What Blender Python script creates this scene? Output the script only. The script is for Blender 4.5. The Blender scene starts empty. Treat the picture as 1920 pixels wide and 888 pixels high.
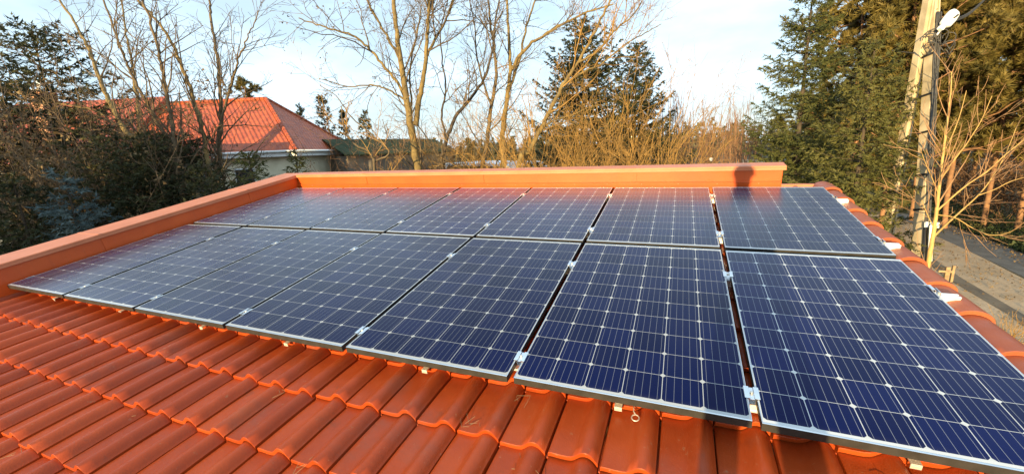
import bpy, math, random
import numpy as np
from mathutils import Matrix, Vector

# ------------------------------------------------------------------ camera
scene = bpy.context.scene
col = scene.collection
CW = np.array([5.860934, -1.642604, 4.2])
RW = np.array([[0.92723007, 0.37254588, -0.03813101],
               [0.04228725, -0.20532701, -0.97777943],
               [-0.37209702, 0.90501403, -0.20613932]])      # rows: right, down, forward
F = 769.73                                                    # focal length in pixels of a 1920 wide picture
Z0 = 3.137732                                                 # height of the lower left corner of the panel array
PITCH = math.radians(10)
cam = bpy.data.cameras.new('camera')
cam.sensor_width = 36.0
cam.lens = 36.0 * F / 1920
cam.clip_start = 0.05
cam.clip_end = 3000
cam_o = bpy.data.objects.new('camera', cam)
col.objects.link(cam_o)
cam_o.matrix_world = Matrix([[RW[0][i], -RW[1][i], -RW[2][i], CW[i]] for i in range(3)] + [[0, 0, 0, 1]])
scene.camera = cam_o

# ------------------------------------------------------------------ sun, sky, exposure
SUN_EL, SUN_AZ = math.radians(5.1), math.radians(5.0)          # the sun stands low behind the camera
travel = Vector((math.sin(SUN_AZ) * math.cos(SUN_EL), math.cos(SUN_AZ) * math.cos(SUN_EL), -math.sin(SUN_EL)))
sun = bpy.data.lights.new('sun', 'SUN')
sun.energy = 5.0
sun.angle = math.radians(0.5)
sun.color = (1.0, 0.77, 0.39)
sun_o = bpy.data.objects.new('sun', sun)
col.objects.link(sun_o)
sun_o.rotation_euler = travel.to_track_quat('-Z', 'Y').to_euler()
sun_o.location = (0, -30, 30)

world = bpy.data.worlds.new('World')
scene.world = world
world.use_nodes = True
wn, wl = world.node_tree.nodes, world.node_tree.links
wn.clear()
sky = wn.new('ShaderNodeTexSky')
sky.sky_type = 'NISHITA'
sky.sun_disc = False
sky.sun_elevation = SUN_EL
sky.sun_rotation = math.pi + SUN_AZ
sky.altitude = 100
sky.air_density = 1.0
sky.dust_density = 0.4
sky.ozone_density = 1.5
tc = wn.new('ShaderNodeTexCoord')
sep = wn.new('ShaderNodeSeparateXYZ')
wl.new(tc.outputs['Generated'], sep.inputs[0])
mp = wn.new('ShaderNodeMapping')
mp.inputs['Scale'].default_value = (1.0, 1.0, 2.6)
mp.inputs['Rotation'].default_value = (0.0, 0.25, 0.4)
wl.new(tc.outputs['Generated'], mp.inputs[0])
nz = wn.new('ShaderNodeTexNoise')
nz.inputs['Scale'].default_value = 2.3
nz.inputs['Detail'].default_value = 6
nz.inputs['Roughness'].default_value = 0.55
wl.new(mp.outputs[0], nz.inputs['Vector'])
ramp = wn.new('ShaderNodeValToRGB')
ramp.color_ramp.elements[0].position = 0.40
ramp.color_ramp.elements[0].color = (0.50, 0.50, 0.50, 1)
ramp.color_ramp.elements[1].position = 0.66
ramp.color_ramp.elements[1].color = (0.95, 0.95, 0.95, 1)
wl.new(nz.outputs['Fac'], ramp.inputs[0])
mixc = wn.new('ShaderNodeMix')
mixc.data_type = 'RGBA'
mixc.inputs[7].default_value = (7.7, 10.0, 11.9, 1)               # thin high cloud
wl.new(ramp.outputs[0], mixc.inputs[0])
wl.new(sky.outputs[0], mixc.inputs[6])
bg = wn.new('ShaderNodeBackground')
bg.inputs['Strength'].default_value = 0.068
wl.new(mixc.outputs[2], bg.inputs['Color'])
wo = wn.new('ShaderNodeOutputWorld')
wl.new(bg.outputs[0], wo.inputs['Surface'])

scene.view_settings.view_transform = 'Standard'
scene.view_settings.look = 'None'
scene.view_settings.exposure = 1.22
scene.view_settings.gamma = 1.0
scene.view_settings.use_curve_mapping = False
scene.render.engine = 'CYCLES'
scene.cycles.max_bounces = 6
scene.cycles.use_denoising = True

rng = np.random.default_rng(7)
random.seed(7)

# ------------------------------------------------------------------ helpers
def at(px, py, d):
    """the point at depth d metres along the ray of a picture position (1920 x 888)"""
    return CW + RW.T @ (np.array([(px - 960) / F, (py - 444) / F, 1.0]) * d)

def ground_under(px, py, d, z=0.0):
    p = at(px, py, d)
    p[2] = z
    return p

def tag(o, label=None, cat=None, group=None, kind=None):
    if label: o['label'] = label
    if cat: o['category'] = cat
    if group: o['group'] = group
    if kind: o['kind'] = kind
    return o

def empty(name, loc=(0, 0, 0), rot=(0, 0, 0)):
    o = bpy.data.objects.new(name, None)
    o.empty_display_size = 0.2
    o.location = loc
    o.rotation_euler = rot
    col.objects.link(o)
    return o

def link_mesh(name, me, mat, parent=None, smooth=False):
    if mat is not None:
        for m in (mat if isinstance(mat, (list, tuple)) else [mat]):
            me.materials.append(m)
    if smooth:
        me.polygons.foreach_set('use_smooth', [True] * len(me.polygons))
    o = bpy.data.objects.new(name, me)
    col.objects.link(o)
    if parent is not None:
        o.parent = parent
    return o

class MB:
    """collects shapes, then links them as one mesh object"""
    def __init__(s):
        s.v, s.f, s.m, s.n = [], [], [], 0
    def add(s, verts, faces, mi=0):
        verts = np.asarray(verts, float).reshape(-1, 3)
        s.v.append(verts)
        s.f += [tuple(i + s.n for i in f) for f in faces]
        s.m += [mi] * len(faces)
        s.n += len(verts)
    def box(s, a, b, mi=0, bev=0.0, M=None):
        x0, y0, z0 = a
        x1, y1, z1 = b
        if bev <= 0:
            vs = [(x, y, z) for z in (z0, z1) for y in (y0, y1) for x in (x0, x1)]
            fs = [(0, 2, 3, 1), (4, 5, 7, 6), (0, 1, 5, 4), (2, 6, 7, 3), (0, 4, 6, 2), (1, 3, 7, 5)]
        else:
            c = ((x0 + x1) / 2, (y0 + y1) / 2, (z0 + z1) / 2)
            h = ((x1 - x0) / 2, (y1 - y0) / 2, (z1 - z0) / 2)
            vs, idx = [], {}
            for sx in (-1, 1):
                for sy in (-1, 1):
                    for sz in (-1, 1):
                        for k in range(3):
                            p = [c[0] + sx * (h[0] - (0 if k == 0 else bev)),
                                 c[1] + sy * (h[1] - (0 if k == 1 else bev)),
                                 c[2] + sz * (h[2] - (0 if k == 2 else bev))]
                            idx[(sx, sy, sz, k)] = len(vs)
                            vs.append(p)
            fs = []
            I = lambda a_, b_, c_, k: idx[(a_, b_, c_, k)]
            for sgn in (-1, 1):
                q = [(-1, -1), (1, -1), (1, 1), (-1, 1)]
                fs.append([I(sgn, a_, b_, 0) for a_, b_ in (q if sgn > 0 else q[::-1])])
                fs.append([I(a_, sgn, b_, 1) for a_, b_ in (q[::-1] if sgn > 0 else q)])
                fs.append([I(a_, b_, sgn, 2) for a_, b_ in (q if sgn > 0 else q[::-1])])
            for s1 in (-1, 1):
                for s2 in (-1, 1):
                    fs.append([I(-1, s1, s2, 1), I(1, s1, s2, 1), I(1, s1, s2, 2), I(-1, s1, s2, 2)])
                    fs.append([I(s1, -1, s2, 0), I(s1, 1, s2, 0), I(s1, 1, s2, 2), I(s1, -1, s2, 2)])
                    fs.append([I(s1, s2, -1, 0), I(s1, s2, 1, 0), I(s1, s2, 1, 1), I(s1, s2, -1, 1)])
                    for s3 in (-1, 1):
                        fs.append([I(s1, s2, s3, 0), I(s1, s2, s3, 1), I(s1, s2, s3, 2)])
        vs = np.asarray(vs, float)
        if M is not None:
            vs = vs @ np.asarray(M)[:3, :3].T + np.asarray(M)[:3, 3]
        s.add(vs, fs, mi)
    def tube(s, pts, rad, sides=6, mi=0, cap=True):
        v, f = tube_geo(np.asarray(pts, float), np.asarray(rad, float) * np.ones(len(pts)), sides)
        f = [tuple(r) for r in f]
        if cap:
            k = len(pts) - 1
            f += [tuple(range(sides))[::-1], tuple(k * sides + i for i in range(sides))]
        s.add(v, f, mi)
    def lathe(s, prof, c=(0, 0, 0), seg=16, mi=0):
        vs, fs = [], []
        for r, z in prof:
            for k in range(seg):
                a = 2 * math.pi * k / seg
                vs.append((c[0] + r * math.cos(a), c[1] + r * math.sin(a), c[2] + z))
        for i in range(len(prof) - 1):
            for k in range(seg):
                k2 = (k + 1) % seg
                fs.append((i * seg + k, i * seg + k2, (i + 1) * seg + k2, (i + 1) * seg + k))
        fs.append(tuple(range(seg))[::-1])
        fs.append(tuple((len(prof) - 1) * seg + k for k in range(seg)))
        s.add(vs, fs, mi)
    def prism(s, poly, axis, a, b, mi=0):
        """poly: 2D outline in the two other axes, pulled along axis from a to b"""
        n = len(poly)
        vs = []
        for t in (a, b):
            for p in poly:
                q = list(p)
                q.insert(axis, t)
                vs.append(q)
        fs = [tuple(range(n)), tuple(range(n, 2 * n))[::-1]]
        fs += [(i, i + n, (i + 1) % n + n, (i + 1) % n) for i in range(n)]
        s.add(vs, fs, mi)
    def build(s, name, mat, parent=None, smooth=False):
        me = bpy.data.meshes.new(name)
        me.from_pydata(np.concatenate(s.v).tolist(), [], s.f)
        me.polygons.foreach_set('material_index', s.m)
        me.update()
        o = link_mesh(name, me, mat, parent, smooth)
        return o

def fix_normals(o):
    import bmesh
    bm = bmesh.new()
    bm.from_mesh(o.data)
    bmesh.ops.recalc_face_normals(bm, faces=bm.faces)
    bm.to_mesh(o.data)
    bm.free()
    return o

def tube_geo(P, rad, sides):
    n = len(P)
    T = np.empty_like(P)
    T[1:-1] = P[2:] - P[:-2]
    T[0] = P[1] - P[0]
    T[-1] = P[-1] - P[-2]
    T /= np.linalg.norm(T, axis=1)[:, None] + 1e-9
    ref = np.array([0.0, 0.0, 1.0]) if abs(T[:, 2].mean()) < 0.8 else np.array([1.0, 0.0, 0.0])
    A = np.cross(T, ref)
    A /= np.linalg.norm(A, axis=1)[:, None] + 1e-9
    B = np.cross(T, A)
    ang = np.arange(sides) * 2 * math.pi / sides
    V = P[:, None, :] + rad[:, None, None] * (np.cos(ang)[None, :, None] * A[:, None, :] + np.sin(ang)[None, :, None] * B[:, None, :])
    i = np.arange(n - 1)[:, None] * sides
    k = np.arange(sides)[None, :]
    k2 = (k + 1) % sides
    Fq = np.stack([i + k, i + k2, i + sides + k2, i + sides + k], -1).reshape(-1, 4)
    return V.reshape(-1, 3), Fq

def np_mesh(name, V, Fa, mat, parent=None, smooth=False):
    """fast mesh from arrays; Fa is (n,3) or (n,4)"""
    V = np.ascontiguousarray(V, dtype=np.float32)
    Fa = np.ascontiguousarray(Fa, dtype=np.int32)
    me = bpy.data.meshes.new(name)
    n, k = Fa.shape
    me.vertices.add(len(V))
    me.vertices.foreach_set('co', V.ravel())
    me.loops.add(n * k)
    me.loops.foreach_set('vertex_index', Fa.ravel())
    me.polygons.add(n)
    me.polygons.foreach_set('loop_start', np.arange(n, dtype=np.int32) * k)
    me.polygons.foreach_set('loop_total', np.full(n, k, dtype=np.int32))
    me.update(calc_edges=True)
    me.validate()
    return link_mesh(name, me, mat, parent, smooth)

def tubes_mesh(name, paths, mat, parent=None, sides=5, thin=3, thin_r=0.02, loc=None):
    Vs, Fs, n = [], [], 0
    for P, r in paths:
        v, f = tube_geo(P, r, sides if r[0] > thin_r else thin)
        Vs.append(v)
        Fs.append(f + n)
        n += len(v)
    V = np.concatenate(Vs)
    if loc is not None:
        V = V - np.asarray(loc)
    return np_mesh(name, V, np.concatenate(Fs), mat, parent, smooth=True)

# ------------------------------------------------------------------ materials
class S:
    """a socket with arithmetic, for writing node patterns as formulas"""
    def __init__(s, nt, sock): s.nt, s.s = nt, sock
    def _op(s, op, o=None, swap=False, third=None):
        n = s.nt.nodes.new('ShaderNodeMath')
        n.operation = op
        a, b = (o, s) if swap else (s, o)
        for i, q in enumerate((a, b, third)):
            if q is None: continue
            if isinstance(q, S): s.nt.links.new(q.s, n.inputs[i])
            else: n.inputs[i].default_value = q
        return S(s.nt, n.outputs[0])
    def __add__(s, o): return s._op('ADD', o)
    __radd__ = __add__
    def __sub__(s, o): return s._op('SUBTRACT', o)
    def __rsub__(s, o): return s._op('SUBTRACT', o, True)
    def __mul__(s, o): return s._op('MULTIPLY', o)
    __rmul__ = __mul__
    def __truediv__(s, o): return s._op('DIVIDE', o)
    def gt(s, o): return s._op('GREATER_THAN', o)
    def lt(s, o): return s._op('LESS_THAN', o)
    def mx(s, o): return s._op('MAXIMUM', o)
    def mn(s, o): return s._op('MINIMUM', o)
    def abs(s): return s._op('ABSOLUTE')
    def fract(s): return s._op('FRACT')
    def floor(s): return s._op('FLOOR')
    def sin(s): return s._op('SINE')

def new_mat(name, color=(0.5, 0.5, 0.5), rough=0.6, metal=0.0, spec=0.5):
    m = bpy.data.materials.new(name)
    m.use_nodes = True
    nt = m.node_tree
    b = nt.nodes['Principled BSDF']
    b.inputs['Base Color'].default_value = (*color, 1)
    b.inputs['Roughness'].default_value = rough
    b.inputs['Metallic'].default_value = metal
    b.inputs['Specular IOR Level'].default_value = spec
    return m, nt, b

def coords(nt, kind='Object'):
    t = nt.nodes.new('ShaderNodeTexCoord')
    return t.outputs[kind]

def noise(nt, vec, scale, detail=4, rough=0.55):
    n = nt.nodes.new('ShaderNodeTexNoise')
    n.inputs['Scale'].default_value = scale
    n.inputs['Detail'].default_value = detail
    n.inputs['Roughness'].default_value = rough
    if vec is not None: nt.links.new(vec, n.inputs['Vector'])
    return n.outputs['Fac']

def ramp_of(nt, fac, stops):
    r = nt.nodes.new('ShaderNodeValToRGB')
    cr = r.color_ramp
    while len(cr.elements) < len(stops): cr.elements.new(0.5)
    for e, (p, c) in zip(cr.elements, stops):
        e.position = p
        e.color = (*c, 1)
    nt.links.new(fac, r.inputs[0])
    return r.outputs[0]

def mix_rgb(nt, fac, a, b, mode='MIX'):
    n = nt.nodes.new('ShaderNodeMix')
    n.data_type = 'RGBA'
    n.blend_type = mode
    for i, q in ((0, fac), (6, a), (7, b)):
        if isinstance(q, S): q = q.s
        if isinstance(q, bpy.types.NodeSocket): nt.links.new(q, n.inputs[i])
        elif i == 0: n.inputs[0].default_value = q
        else: n.inputs[i].default_value = (*q, 1)
    return n.outputs[2]

def bump(nt, b, height, strength=0.3, dist=0.01):
    n = nt.nodes.new('ShaderNodeBump')
    n.inputs['Strength'].default_value = strength
    n.inputs['Distance'].default_value = dist
    nt.links.new(height.s if isinstance(height, S) else height, n.inputs['Height'])
    nt.links.new(n.outputs[0], b.inputs['Normal'])

def noisy(name, c1, c2, scale=4.0, rough=0.7, metal=0.0, bmp=0.0, bscale=30.0, detail=5, kind='Object', spec=0.5, lo=0.35, hi=0.65, c3=None, bdist=0.01):
    m, nt, b = new_mat(name, c1, rough, metal, spec)
    v = coords(nt, kind)
    f = noise(nt, v, scale, detail)
    st = [(lo, c1), (hi, c2)]
    if c3: st = [(lo, c1), ((lo + hi) / 2, c3), (hi, c2)]
    nt.links.new(ramp_of(nt, f, st), b.inputs['Base Color'])
    if bmp > 0: bump(nt, b, noise(nt, v, bscale, 4), bmp, bdist)
    return m

def leafy(name, stops, scale=1.2, fine=9.0, rough=0.65, trans=0.25):
    """foliage: clumps of colour and finer variation, some light through the leaves"""
    m, nt, b = new_mat(name, stops[0], rough, 0, 0.25)
    v = coords(nt, 'Object')
    f1 = S(nt, noise(nt, v, scale, 3))
    f2 = S(nt, noise(nt, v, fine, 2))
    f = f1 * 0.55 + f2 * 0.45
    n = len(stops)
    c = ramp_of(nt, f.s, [(0.36 + 0.28 * i / (n - 1), s) for i, s in enumerate(stops)])
    nt.links.new(c, b.inputs['Base Color'])
    if trans > 0:
        tr = nt.nodes.new('ShaderNodeBsdfTranslucent')
        nt.links.new(c, tr.inputs['Color'])
        mx = nt.nodes.new('ShaderNodeMixShader')
        mx.inputs[0].default_value = trans
        nt.links.new(b.outputs[0], mx.inputs[1])
        nt.links.new(tr.outputs[0], mx.inputs[2])
        nt.links.new(mx.outputs[0], nt.nodes['Material Output'].inputs['Surface'])
    return m

M = {}
# roof tile: fired clay with engobe, tone differs from tile to tile (attribute), stains and moss specks
def clay(name, base, dark, light):
    m, nt, b = new_mat(name, base, 0.5, 0, 0.30)
    v = coords(nt)
    at_ = nt.nodes.new('ShaderNodeAttribute')
    at_.attribute_name = 'tone'
    f = S(nt, at_.outputs['Fac']) * 0.30 + S(nt, noise(nt, v, 9.0, 6)) * 0.45 + 0.12
    c = ramp_of(nt, f.s, [(0.22, dark), (0.5, base), (0.8, light)])
    st = S(nt, noise(nt, v, 2.2, 6, 0.65))
    c = mix_rgb(nt, (st - 0.56).mx(0.0) * 2.6, c, (0.16, 0.07, 0.05))
    li = S(nt, noise(nt, v, 11.0, 8, 0.7))
    c = mix_rgb(nt, ((li - 0.66).mx(0.0) * 9.0).mn(0.55), c, (0.30, 0.19, 0.10))
    gr = S(nt, noise(nt, v, 5.0, 8, 0.72))
    c = mix_rgb(nt, ((gr - 0.60).mx(0.0) * 5.0).mn(0.5), c, (0.13, 0.04, 0.02))
    sp = S(nt, noise(nt, v, 60.0, 3, 0.6))
    c = mix_rgb(nt, (sp - 0.66).mx(0.0) * 3.0, c, (0.40, 0.26, 0.14))
    nt.links.new(c, b.inputs['Base Color'])
    rr = S(nt, noise(nt, v, 14.0, 4)) * 0.35 + 0.28
    nt.links.new(rr.s, b.inputs['Roughness'])
    bump(nt, b, S(nt, noise(nt, v, 160.0, 3)) + S(nt, noise(nt, v, 20.0, 3)) * 1.5, 0.25, 0.003)
    return m
M['tile'] = clay('clay_tile', (0.33, 0.046, 0.0065), (0.25, 0.033, 0.005), (0.40, 0.064, 0.010))
M['verge'] = clay('clay_verge', (0.34, 0.085, 0.035), (0.28, 0.066, 0.03), (0.40, 0.11, 0.045))
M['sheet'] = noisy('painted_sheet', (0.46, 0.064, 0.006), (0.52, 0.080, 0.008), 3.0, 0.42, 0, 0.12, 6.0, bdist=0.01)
def streaks(m):
    nt = m.node_tree
    b = nt.nodes['Principled BSDF']
    src = b.inputs['Base Color'].links[0].from_socket
    mpn = nt.nodes.new('ShaderNodeMapping')
    mpn.inputs['Scale'].default_value = (9.0, 9.0, 0.7)
    nt.links.new(coords(nt), mpn.inputs[0])
    f = S(nt, noise(nt, mpn.outputs[0], 3.0, 6, 0.65))
    c = mix_rgb(nt, (f - 0.55).mx(0.0) * 1.5, src, (0.24, 0.05, 0.02))
    sp = S(nt, noise(nt, coords(nt), 38.0, 3, 0.6))
    c = mix_rgb(nt, (sp - 0.68).mx(0.0) * 2.0, c, (0.5, 0.3, 0.18))
    nt.links.new(c, b.inputs['Base Color'])
streaks(M['sheet'])
M['sheet_top'] = noisy('painted_sheet_cap_sky_sheen', (0.48, 0.15, 0.065), (0.54, 0.18, 0.085), 5.0, 0.5, 0, 0.1, 8.0)  # pinker than the sheet below: gloss of the sky put into the colour
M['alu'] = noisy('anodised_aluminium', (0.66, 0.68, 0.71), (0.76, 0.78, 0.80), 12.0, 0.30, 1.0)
M['alu_side'] = noisy('dark_frame_sides', (0.022, 0.020, 0.018), (0.035, 0.031, 0.028), 14.0, 0.5, 0.0, spec=0.25)  # frame sides, far darker than the top lip
M['rail'] = noisy('mill_aluminium', (0.80, 0.80, 0.80), (0.88, 0.88, 0.87), 20.0, 0.45, 0.55)
M['steel'] = noisy('stainless_steel', (0.62, 0.58, 0.50), (0.72, 0.68, 0.60), 25.0, 0.45, 0.6)
M['black'] = noisy('black_plastic', (0.012, 0.012, 0.013), (0.02, 0.02, 0.02), 20.0, 0.5)
M['backsheet'] = noisy('white_backsheet', (0.6, 0.6, 0.6), (0.66, 0.66, 0.66), 9.0, 0.6)

def pv_material():
    m, nt, b = new_mat('solar_cells_under_glass', (0.01, 0.02, 0.07), 0.1, 0, 0.5)
    v = coords(nt)
    sp = nt.nodes.new('ShaderNodeSeparateXYZ')
    nt.links.new(v, sp.inputs[0])
    u, w = S(nt, sp.outputs[0]), S(nt, sp.outputs[1])
    pc, pcx = 0.1616, 0.1646
    ox, oy = (1.0 - 6 * pcx) / 2, (1.6627 - 10 * pc) / 2
    x, y = (u - ox) / pcx, (w - oy) / pc
    dx, dy = (x.fract() - 0.5) * pc, (y.fract() - 0.5) * pc
    ax, ay = dx.abs(), dy.abs()
    gap = ax.gt(pc / 2 - 0.0015).mx(ay.gt(pc / 2 - 0.0012)).mx((ax + ay).gt(pc - 0.0135))
    bar = ((dx / 0.0320 + 0.5).fract() - 0.5).abs().lt(0.026)
    out = x.lt(0.0).mx(x.gt(6.0)).mx(y.lt(0.0)).mx(y.gt(10.0))
    wn_ = nt.nodes.new('ShaderNodeTexWhiteNoise')
    cmb = nt.nodes.new('ShaderNodeCombineXYZ')
    oi = nt.nodes.new('ShaderNodeObjectInfo')
    nt.links.new(x.floor().s, cmb.inputs[0])
    nt.links.new(y.floor().s, cmb.inputs[1])
    nt.links.new((S(nt, oi.outputs['Random']) * 50).s, cmb.inputs[2])
    nt.links.new(cmb.outputs[0], wn_.inputs['Vector'])
    cell = mix_rgb(nt, S(nt, wn_.outputs['Value']), (0.0008, 0.0040, 0.043), (0.0013, 0.0062, 0.066))
    c = mix_rgb(nt, bar * 0.55, cell, (0.34, 0.36, 0.40))
    c = mix_rgb(nt, gap, c, (0.52, 0.53, 0.53))
    c = mix_rgb(nt, out, c, (0.55, 0.56, 0.57))
    c = mix_rgb(nt, S(nt, oi.outputs['Random']) * 0.35, c, (0.0, 0.0, 0.0))
    # thin dust on the glass
    du = S(nt, noise(nt, v, 3.0, 6, 0.6))
    c = mix_rgb(nt, ((du - 0.45).mx(0.0) * 0.025 + (0.05 - w).mx(0.0) * du * 1.6).mn(0.25), c, (0.35, 0.30, 0.24))
    nt.links.new(c, b.inputs['Base Color'])
    b.inputs['Specular IOR Level'].default_value = 0.0
    # anti-reflective textured glass: hardly any mirror seen from above, strong at a grazing view
    lw = nt.nodes.new('ShaderNodeLayerWeight')
    lw.inputs['Blend'].default_value = 0.5
    fr = S(nt, lw.outputs['Facing'])._op('POWER', 4.6) * 0.95 + 0.006
    gl = nt.nodes.new('ShaderNodeBsdfGlossy')
    gl.inputs['Color'].default_value = (1, 1, 1, 1)
    nt.links.new((du * 0.12 + 0.22).s, gl.inputs['Roughness'])
    mx = nt.nodes.new('ShaderNodeMixShader')
    nt.links.new(fr.s, mx.inputs[0])
    nt.links.new(b.outputs[0], mx.inputs[1])
    nt.links.new(gl.outputs[0], mx.inputs[2])
    nt.links.new(mx.outputs[0], nt.nodes['Material Output'].inputs['Surface'])
    return m
M['pv'] = pv_material()

M['bark'] = noisy('grey_brown_bark', (0.07, 0.048, 0.026), (0.15, 0.10, 0.05), 6.0, 0.85, 0, 0.5, 25.0)
M['bark_gold'] = noisy('lichen_bark', (0.11, 0.072, 0.024), (0.21, 0.14, 0.045), 5.0, 0.85, 0, 0.5, 25.0)
M['bark_dark'] = noisy('dark_bark', (0.035, 0.025, 0.017), (0.075, 0.052, 0.032), 7.0, 0.9, 0, 0.5, 25.0)
M['bark_pine'] = noisy('pine_bark', (0.16, 0.08, 0.04), (0.30, 0.15, 0.07), 5.0, 0.9, 0, 0.5, 18.0)
M['bark_young'] = noisy('young_yellow_bark', (0.34, 0.20, 0.06), (0.46, 0.29, 0.09), 6.0, 0.7, 0, 0.3, 30.0)
M['twig_young'] = noisy('young_red_twigs', (0.22, 0.11, 0.05), (0.36, 0.20, 0.09), 3.0, 0.7)
M['twig_gold'] = noisy('golden_twigs', (0.21, 0.112, 0.026), (0.36, 0.20, 0.05), 2.5, 0.8)
M['twig_red'] = noisy('red_brown_twigs', (0.17, 0.085, 0.04), (0.27, 0.14, 0.07), 2.0, 0.85)
M['twig_brown'] = noisy('brown_twigs', (0.11, 0.07, 0.04), (0.20, 0.13, 0.07), 2.0, 0.85)
M['dead_leaf'] = leafy('dead_leaves', [(0.10, 0.06, 0.03), (0.16, 0.10, 0.045), (0.22, 0.15, 0.07)], 2.0, 12.0)
M['spruce'] = leafy('spruce_needles', [(0.034, 0.044, 0.014), (0.075, 0.080, 0.022), (0.135, 0.125, 0.036)])
M['spruce_dark'] = leafy('dark_spruce_needles', [(0.018, 0.026, 0.012), (0.040, 0.044, 0.017), (0.11, 0.092, 0.030)])
M['spruce_olive'] = leafy('olive_spruce_needles', [(0.045, 0.050, 0.014), (0.095, 0.092, 0.024), (0.14, 0.125, 0.04)])
M['spruce_blue'] = leafy('blue_spruce_needles', [(0.035, 0.055, 0.058), (0.09, 0.125, 0.125), (0.18, 0.23, 0.22)])
M['pine'] = leafy('pine_needles', [(0.055, 0.050, 0.015), (0.145, 0.112, 0.028), (0.25, 0.178, 0.05)], 0.7, 6.0)
M['far_wood'] = leafy('far_wood', [(0.05, 0.05, 0.025), (0.08, 0.07, 0.035), (0.12, 0.09, 0.045)], 0.08, 0.6, trans=0.0)
M['under'] = leafy('undergrowth', [(0.045, 0.022, 0.012), (0.085, 0.042, 0.02), (0.10, 0.07, 0.03)], 0.6, 5.0, trans=0.1)
M['ivy'] = leafy('ground_cover', [(0.03, 0.05, 0.018), (0.055, 0.075, 0.025), (0.12, 0.085, 0.035)], 0.8, 7.0)
M['plaster'] = noisy('cream_plaster', (0.66, 0.58, 0.40), (0.76, 0.68, 0.50), 2.0, 0.85, 0, 0.2, 40.0)
M['plaster_grey'] = noisy('grey_plaster', (0.09, 0.095, 0.105), (0.13, 0.135, 0.145), 2.0, 0.85, 0, 0.2, 40.0)
M['concrete'] = noisy('concrete', (0.36, 0.28, 0.17), (0.54, 0.43, 0.28), 3.0, 0.85, 0, 0.4, 22.0)
M['shed_wall'] = noisy('brown_grey_render', (0.12, 0.095, 0.07), (0.19, 0.15, 0.11), 2.5, 0.9, 0, 0.3, 20.0)
M['white_paint'] = noisy('white_paint', (0.72, 0.72, 0.70), (0.80, 0.80, 0.78), 6.0, 0.45)
M['glass_dark'] = noisy('dark_window_glass', (0.02, 0.022, 0.026), (0.03, 0.033, 0.038), 2.0, 0.08)
M['brick'] = noisy('chimney_brick', (0.36, 0.15, 0.08), (0.48, 0.24, 0.14), 14.0, 0.85, 0, 0.5, 30.0)
M['green_metal'] = noisy('green_sheet_roof', (0.032, 0.042, 0.020), (0.05, 0.06, 0.03), 3.0, 0.9, spec=0.15)
M['wood'] = noisy('weathered_wood', (0.20, 0.13, 0.07), (0.34, 0.23, 0.12), 8.0, 0.85, 0, 0.4, 40.0)
M['white_car'] = noisy('pale_car_paint', (0.60, 0.64, 0.70), (0.66, 0.70, 0.76), 2.0, 0.25)
M['cable'] = noisy('cable_sheath', (0.03, 0.028, 0.026), (0.06, 0.055, 0.05), 15.0, 0.6)
M['skin'] = noisy('skin', (0.50, 0.30, 0.22), (0.56, 0.34, 0.25), 8.0, 0.55)
M['jacket'] = noisy('navy_jacket', (0.02, 0.025, 0.05), (0.03, 0.035, 0.065), 6.0, 0.8, 0, 0.3, 40.0)
M['hair'] = noisy('dark_hair', (0.03, 0.02, 0.015), (0.06, 0.04, 0.03), 40.0, 0.6)

def far_tiles(name, base, dark, wave):
    m, nt, b = new_mat(name, base, 0.55, 0, 0.4)
    v = coords(nt)
    sp = nt.nodes.new('ShaderNodeSeparateXYZ')
    nt.links.new(v, sp.inputs[0])
    row = (S(nt, sp.outputs[2]) / 0.20).fract()
    wv = ((S(nt, sp.outputs[0]) + S(nt, sp.outputs[1])) * (2 * math.pi / wave)).sin()
    n = S(nt, noise(nt, v, 2.5, 6))
    c = ramp_of(nt, n.s, [(0.36, dark), (0.62, base)])
    nt.links.new(c, b.inputs['Base Color'])
    bump(nt, b, row * -1.0 + wv * 0.35, 1.0, 0.05)
    return m
M['far_tile'] = far_tiles('neighbour_tile', (0.40, 0.078, 0.018), (0.25, 0.045, 0.013), 0.30)

# ------------------------------------------------------------------ ground, road
def ground_material():
    m, nt, b = new_mat('dry_grass_ground', (0.12, 0.09, 0.05), 0.95, 0, 0.2)
    v = coords(nt)
    f = noise(nt, v, 0.35, 8, 0.65)
    c = ramp_of(nt, f, [(0.35, (0.055, 0.055, 0.025)), (0.5, (0.11, 0.085, 0.045)), (0.65, (0.18, 0.135, 0.075))])
    nt.links.new(c, b.inputs['Base Color'])
    bump(nt, b, noise(nt, v, 9.0, 6), 0.6, 0.08)
    return m
def sheet(name, poly, z, mat, kind='structure'):
    mb = MB()
    mb.add([(x, y, z) for x, y in poly], [tuple(range(len(poly)))])
    o = mb.build(name, mat)
    tag(o, kind=kind)
    return o
def ground_sheet():
    xs = np.concatenate([np.linspace(-900, -45, 12), np.linspace(-40, 60, 51), np.linspace(70, 900, 12)])
    ys = np.concatenate([np.linspace(-300, -25, 6), np.linspace(-20, 80, 51), np.linspace(90, 1500, 16)])
    X, Y = np.meshgrid(xs, ys)
    Zg = np.zeros_like(X)
    far = np.clip((np.hypot(X, Y) - 30) / 100, 0, 1)
    Zg += far * 0.5 * np.sin(X * 0.02 + 1) * np.cos(Y * 0.017)
    V = np.stack([X, Y, Zg], -1).reshape(-1, 3)
    ny, nx = X.shape
    i = np.arange(ny - 1)[:, None] * nx + np.arange(nx - 1)[None, :]
    Fq = np.stack([i, i + 1, i + nx + 1, i + nx], -1).reshape(-1, 4)
    o = np_mesh('ground', V, Fq, ground_material(), smooth=True)
    tag(o, kind='structure')
ground_sheet()
def road_x(y, off): return 15.3 + 0.12 * (y - 17) + off
ys = np.linspace(-25, 110, 46)
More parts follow.
